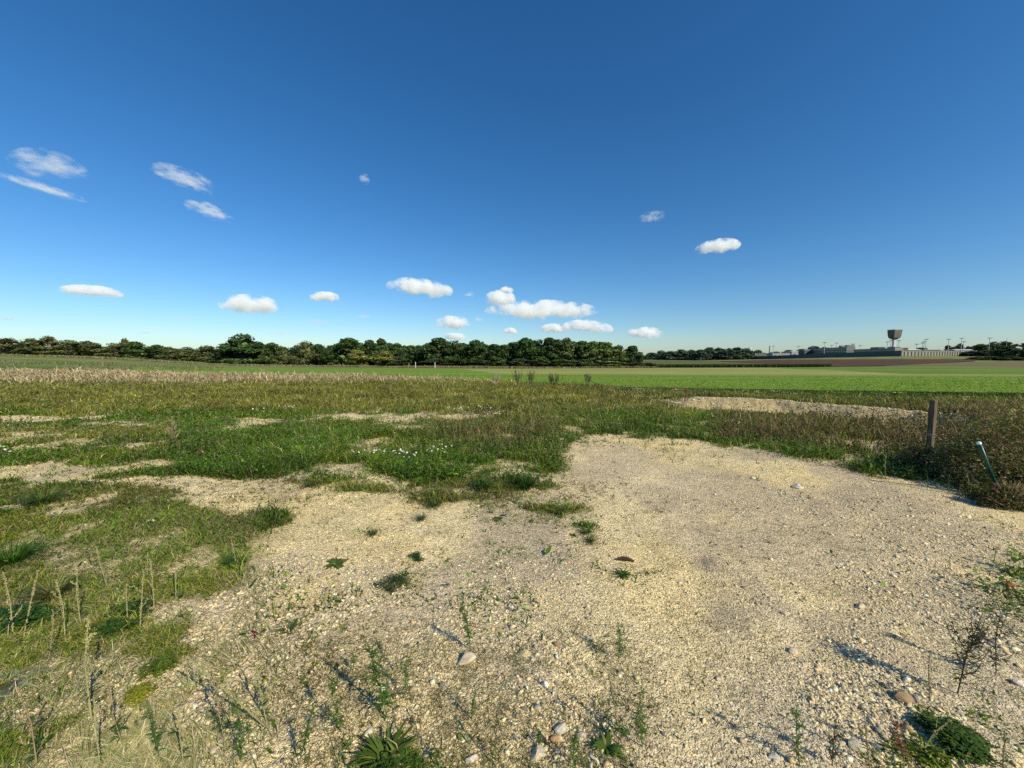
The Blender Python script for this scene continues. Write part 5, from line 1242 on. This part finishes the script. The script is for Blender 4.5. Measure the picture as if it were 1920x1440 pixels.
# ---------------------------------------------------------------- clouds (volumes)
def cloud_mat(name, dens, soft, seed, size):
    m, nt, N, L = newmat(name); o = N.new('ShaderNodeOutputMaterial'); v = N.new('ShaderNodeVolumePrincipled')
    L.new(v.outputs[0], o.inputs['Volume'])
    tc = N.new('ShaderNodeTexCoord'); mp = N.new('ShaderNodeMapping'); mp.inputs['Location'].default_value = (seed * 3.7, seed * 1.3, seed * 7.1)
    sc = size; mp.inputs['Scale'].default_value = sc
    L.new(tc.outputs['Object'], mp.inputs[0])
    sx_ = N.new('ShaderNodeSeparateXYZ'); L.new(tc.outputs['Object'], sx_.inputs[0])
    lowz = N.new('ShaderNodeMath'); lowz.operation = 'MINIMUM'; L.new(sx_.outputs[2], lowz.inputs[0]); lowz.inputs[1].default_value = 0
    zz = N.new('ShaderNodeMath'); zz.operation = 'MULTIPLY_ADD'; L.new(lowz.outputs[0], zz.inputs[0]); zz.inputs[1].default_value = 1.0; L.new(sx_.outputs[2], zz.inputs[2])
    cb = N.new('ShaderNodeCombineXYZ'); L.new(sx_.outputs[0], cb.inputs[0]); L.new(sx_.outputs[1], cb.inputs[1]); L.new(zz.outputs[0], cb.inputs[2])
    ln = N.new('ShaderNodeVectorMath'); ln.operation = 'LENGTH'; L.new(cb.outputs[0], ln.inputs[0])
    ns = noise(nt, 1.0, 7, mp.outputs[0], rough=.66)
    # density = clamp((1 - len) * a + (noise - .5) * b)
    f = N.new('ShaderNodeMath'); f.operation = 'SUBTRACT'; f.inputs[0].default_value = 1.0; L.new(ln.outputs['Value'], f.inputs[1])
    g = N.new('ShaderNodeMath'); g.operation = 'MULTIPLY_ADD'; L.new(ns.outputs[0], g.inputs[0]); g.inputs[1].default_value = 5.0; g.inputs[2].default_value = -2.5 - soft
    h = N.new('ShaderNodeMath'); h.operation = 'ADD'; L.new(f.outputs[0], h.inputs[0]); L.new(g.outputs[0], h.inputs[1])
    q = N.new('ShaderNodeMath'); q.operation = 'MULTIPLY'; q.use_clamp = False; L.new(h.outputs[0], q.inputs[0]); q.inputs[1].default_value = dens * 1.3
    e = N.new('ShaderNodeMath'); e.operation = 'MAXIMUM'; L.new(q.outputs[0], e.inputs[0]); e.inputs[1].default_value = 0
    e2 = N.new('ShaderNodeMath'); e2.operation = 'MINIMUM'; L.new(e.outputs[0], e2.inputs[0]); e2.inputs[1].default_value = dens
    L.new(e2.outputs[0], v.inputs['Density'])
    v.inputs['Color'].default_value = (1, 1, 1, 1); v.inputs['Anisotropy'].default_value = 0.0
    v.inputs['Emission Color'].default_value = (.90, .95, 1, 1)
    em = N.new('ShaderNodeMath'); em.operation = 'MULTIPLY'; L.new(e2.outputs[0], em.inputs[0]); em.inputs[1].default_value = CLOUD_EMIT
    L.new(em.outputs[0], v.inputs['Emission Strength'])
    return m
CLOUD_EMIT = .16  # weak glow added to the vapour, standing in for repeated scattering of light
CL = [(92, 313, 138, 66, 1, 'feathery white cloud high at the left', 0), (78, 353, 200, 26, 1, 'long slanting wisp below the high left cloud', 16), (345, 337, 140, 50, 1, 'torn slanting cloud in the upper left sky', 16), (390, 397, 110, 38, 1, 'small slanting wisp below the torn cloud', 16),
      (683, 336, 26, 26, 1, 'tiny cloud puff alone in the upper middle sky', 0), (1223, 408, 64, 28, 1, 'small ragged cloud in the right middle sky', -5), (1345, 464, 96, 32, 0, 'small bright cloud above the wood in the right sky', -6),
      (787, 541, 146, 40, 0, 'bright elongated cloud above the centre trees', 5), (172, 547, 128, 26, 0, 'flat oval cloud low at the left', 3), (467, 572, 126, 42, 0, 'bright domed cloud above the big round tree', 0),
      (609, 558, 66, 24, 0, 'small oval cloud between the domed and elongated clouds', 0), (595, 605, 62, 16, 1, 'thin low cloud over the pale trunk tree', 0), (848, 607, 78, 34, 0, 'puffy low cloud over the broad oaks', 0),
      (897, 600, 26, 14, 1, 'faint small puff right of the low puffy cloud', 0), (880, 553, 26, 14, 1, 'faint puff right of the elongated cloud', 0), (938, 561, 70, 36, 0, 'puff on the upper left of the largest cloud', 0),
      (950, 545, 30, 16, 0, 'topmost small puff above the largest cloud', 0), (1015, 584, 250, 44, 0, 'largest long white cloud above the wood', 0), (1040, 617, 72, 22, 0, 'low puff below the largest cloud', 0),
      (1103, 614, 110, 30, 0, 'low long cloud right of the largest cloud', 5), (957, 621, 32, 15, 0, 'small low puff left below the largest cloud', 0), (1210, 626, 88, 28, 0, 'low cloud above the right end of the wood', 0),
      (852, 632, 56, 18, 0, 'bright low cloud touching the treeline', 0), (12, 598, 44, 14, 1, 'faint cloud at the left edge of the sky', 0), (343, 597, 32, 12, 1, 'tiny faint cloud left of the domed cloud', 0),
      (272, 624, 44, 11, 1, 'tiny low cloud above the hedgerow', 0), (525, 626, 66, 10, 1, 'faint streak of cloud right of the big round tree', 0), (683, 594, 40, 9, 1, 'faint streak below the elongated cloud', 0)]
for i, (cx, cy, w_, h_, wisp, lb, tilt) in enumerate(CL):
    b = (cy - CY) / F_PX; el = -float(tan_of(cy)); D = min(9000, 700 / el)
    x = float(u_of(cx, cy)) * D; zc = EYE + el * D; k = D / F_PX
    sx, sz = w_ / 2 * k * (.86 if not wisp else .80), h_ / 2 * k * (.95 if not wisp else .85); sy = (sx * sz) ** .5 * 1.1
    # extinction so that the middle of a puff is nearly opaque and a wisp is not
    dens = ((.95 if cx < 420 and cy < 420 else .6) if wisp else 3.6) / sy
    mt = cloud_mat('cloud_vapour', dens, .18 if wisp else -.05, i + 1, (sx / sz * .8, 1.1, .9) if not wisp else (sx / sz * 1.1, 1.6, 2.2))
    import bmesh
    bm = bmesh.new(); bmesh.ops.create_icosphere(bm, subdivisions=3, radius=1.0); me = bpy.data.meshes.new('cloud'); bm.to_mesh(me); bm.free(); me.materials.append(mt)
    o = bpy.data.objects.new('cloud', me); C.objects.link(o); o.location = (x, D, zc); o.scale = (sx, sy, sz); o.rotation_euler = (0, R(tilt), 0)
    tag(o, lb, 'cloud', 'small white clouds in the blue sky')

# ---------------------------------------------------------------- light, sky, camera
EL, AZS = R(36), math.atan2(0.72, -0.69)           # sun behind the viewer's right shoulder; azimuth from +Y towards +X
sd = np.array((math.sin(AZS) * math.cos(EL), math.cos(AZS) * math.cos(EL), math.sin(EL)))
sun = bpy.data.lights.new('sun', 'SUN'); sun.energy = 5.0; sun.angle = R(.53); sun.color = (1.0, .91, .70)
so = bpy.data.objects.new('sun', sun); C.objects.link(so)
from mathutils import Vector
so.rotation_euler = Vector(sd).to_track_quat('Z', 'Y').to_euler(); so.location = (20, -20, 30)
w = bpy.data.worlds.new('World'); scene.world = w; w.use_nodes = True; nt = w.node_tree; nt.nodes.clear()
o = nt.nodes.new('ShaderNodeOutputWorld'); bg = nt.nodes.new('ShaderNodeBackground'); sk = nt.nodes.new('ShaderNodeTexSky')
sk.sky_type = 'NISHITA'; sk.sun_disc = False; sk.sun_elevation = EL; sk.sun_rotation = AZS; sk.altitude = 100; sk.air_density = 1.0; sk.dust_density = .4; sk.ozone_density = 3.0
bg.inputs[1].default_value = .110
hs = nt.nodes.new('ShaderNodeHueSaturation'); hs.inputs['Saturation'].default_value = 1.20; nt.links.new(mixc(nt, sk.outputs[0], (.88, 1.02, 1.15, 1), 1.0, 'MULTIPLY'), hs.inputs['Color']); nt.links.new(hs.outputs[0], bg.inputs[0]); nt.links.new(bg.outputs[0], o.inputs[0])
cam = bpy.data.cameras.new('camera'); cam.sensor_width = 36; cam.lens = 36 * F_PX / 1920; cam.clip_start = .05; cam.clip_end = 40000
co = bpy.data.objects.new('camera', cam); C.objects.link(co); co.location = (0, 0, EYE); co.rotation_euler = (R(90) - TH, 0, 0); scene.camera = co
scene.view_settings.view_transform = 'Standard'; scene.view_settings.look = 'None'; scene.view_settings.exposure = 0
scene.cycles.use_denoising = False
scene.cycles.max_bounces = 6; scene.cycles.diffuse_bounces = 2; scene.cycles.transmission_bounces = 3; scene.cycles.volume_bounces = 2
scene.cycles.transparent_max_bounces = 8
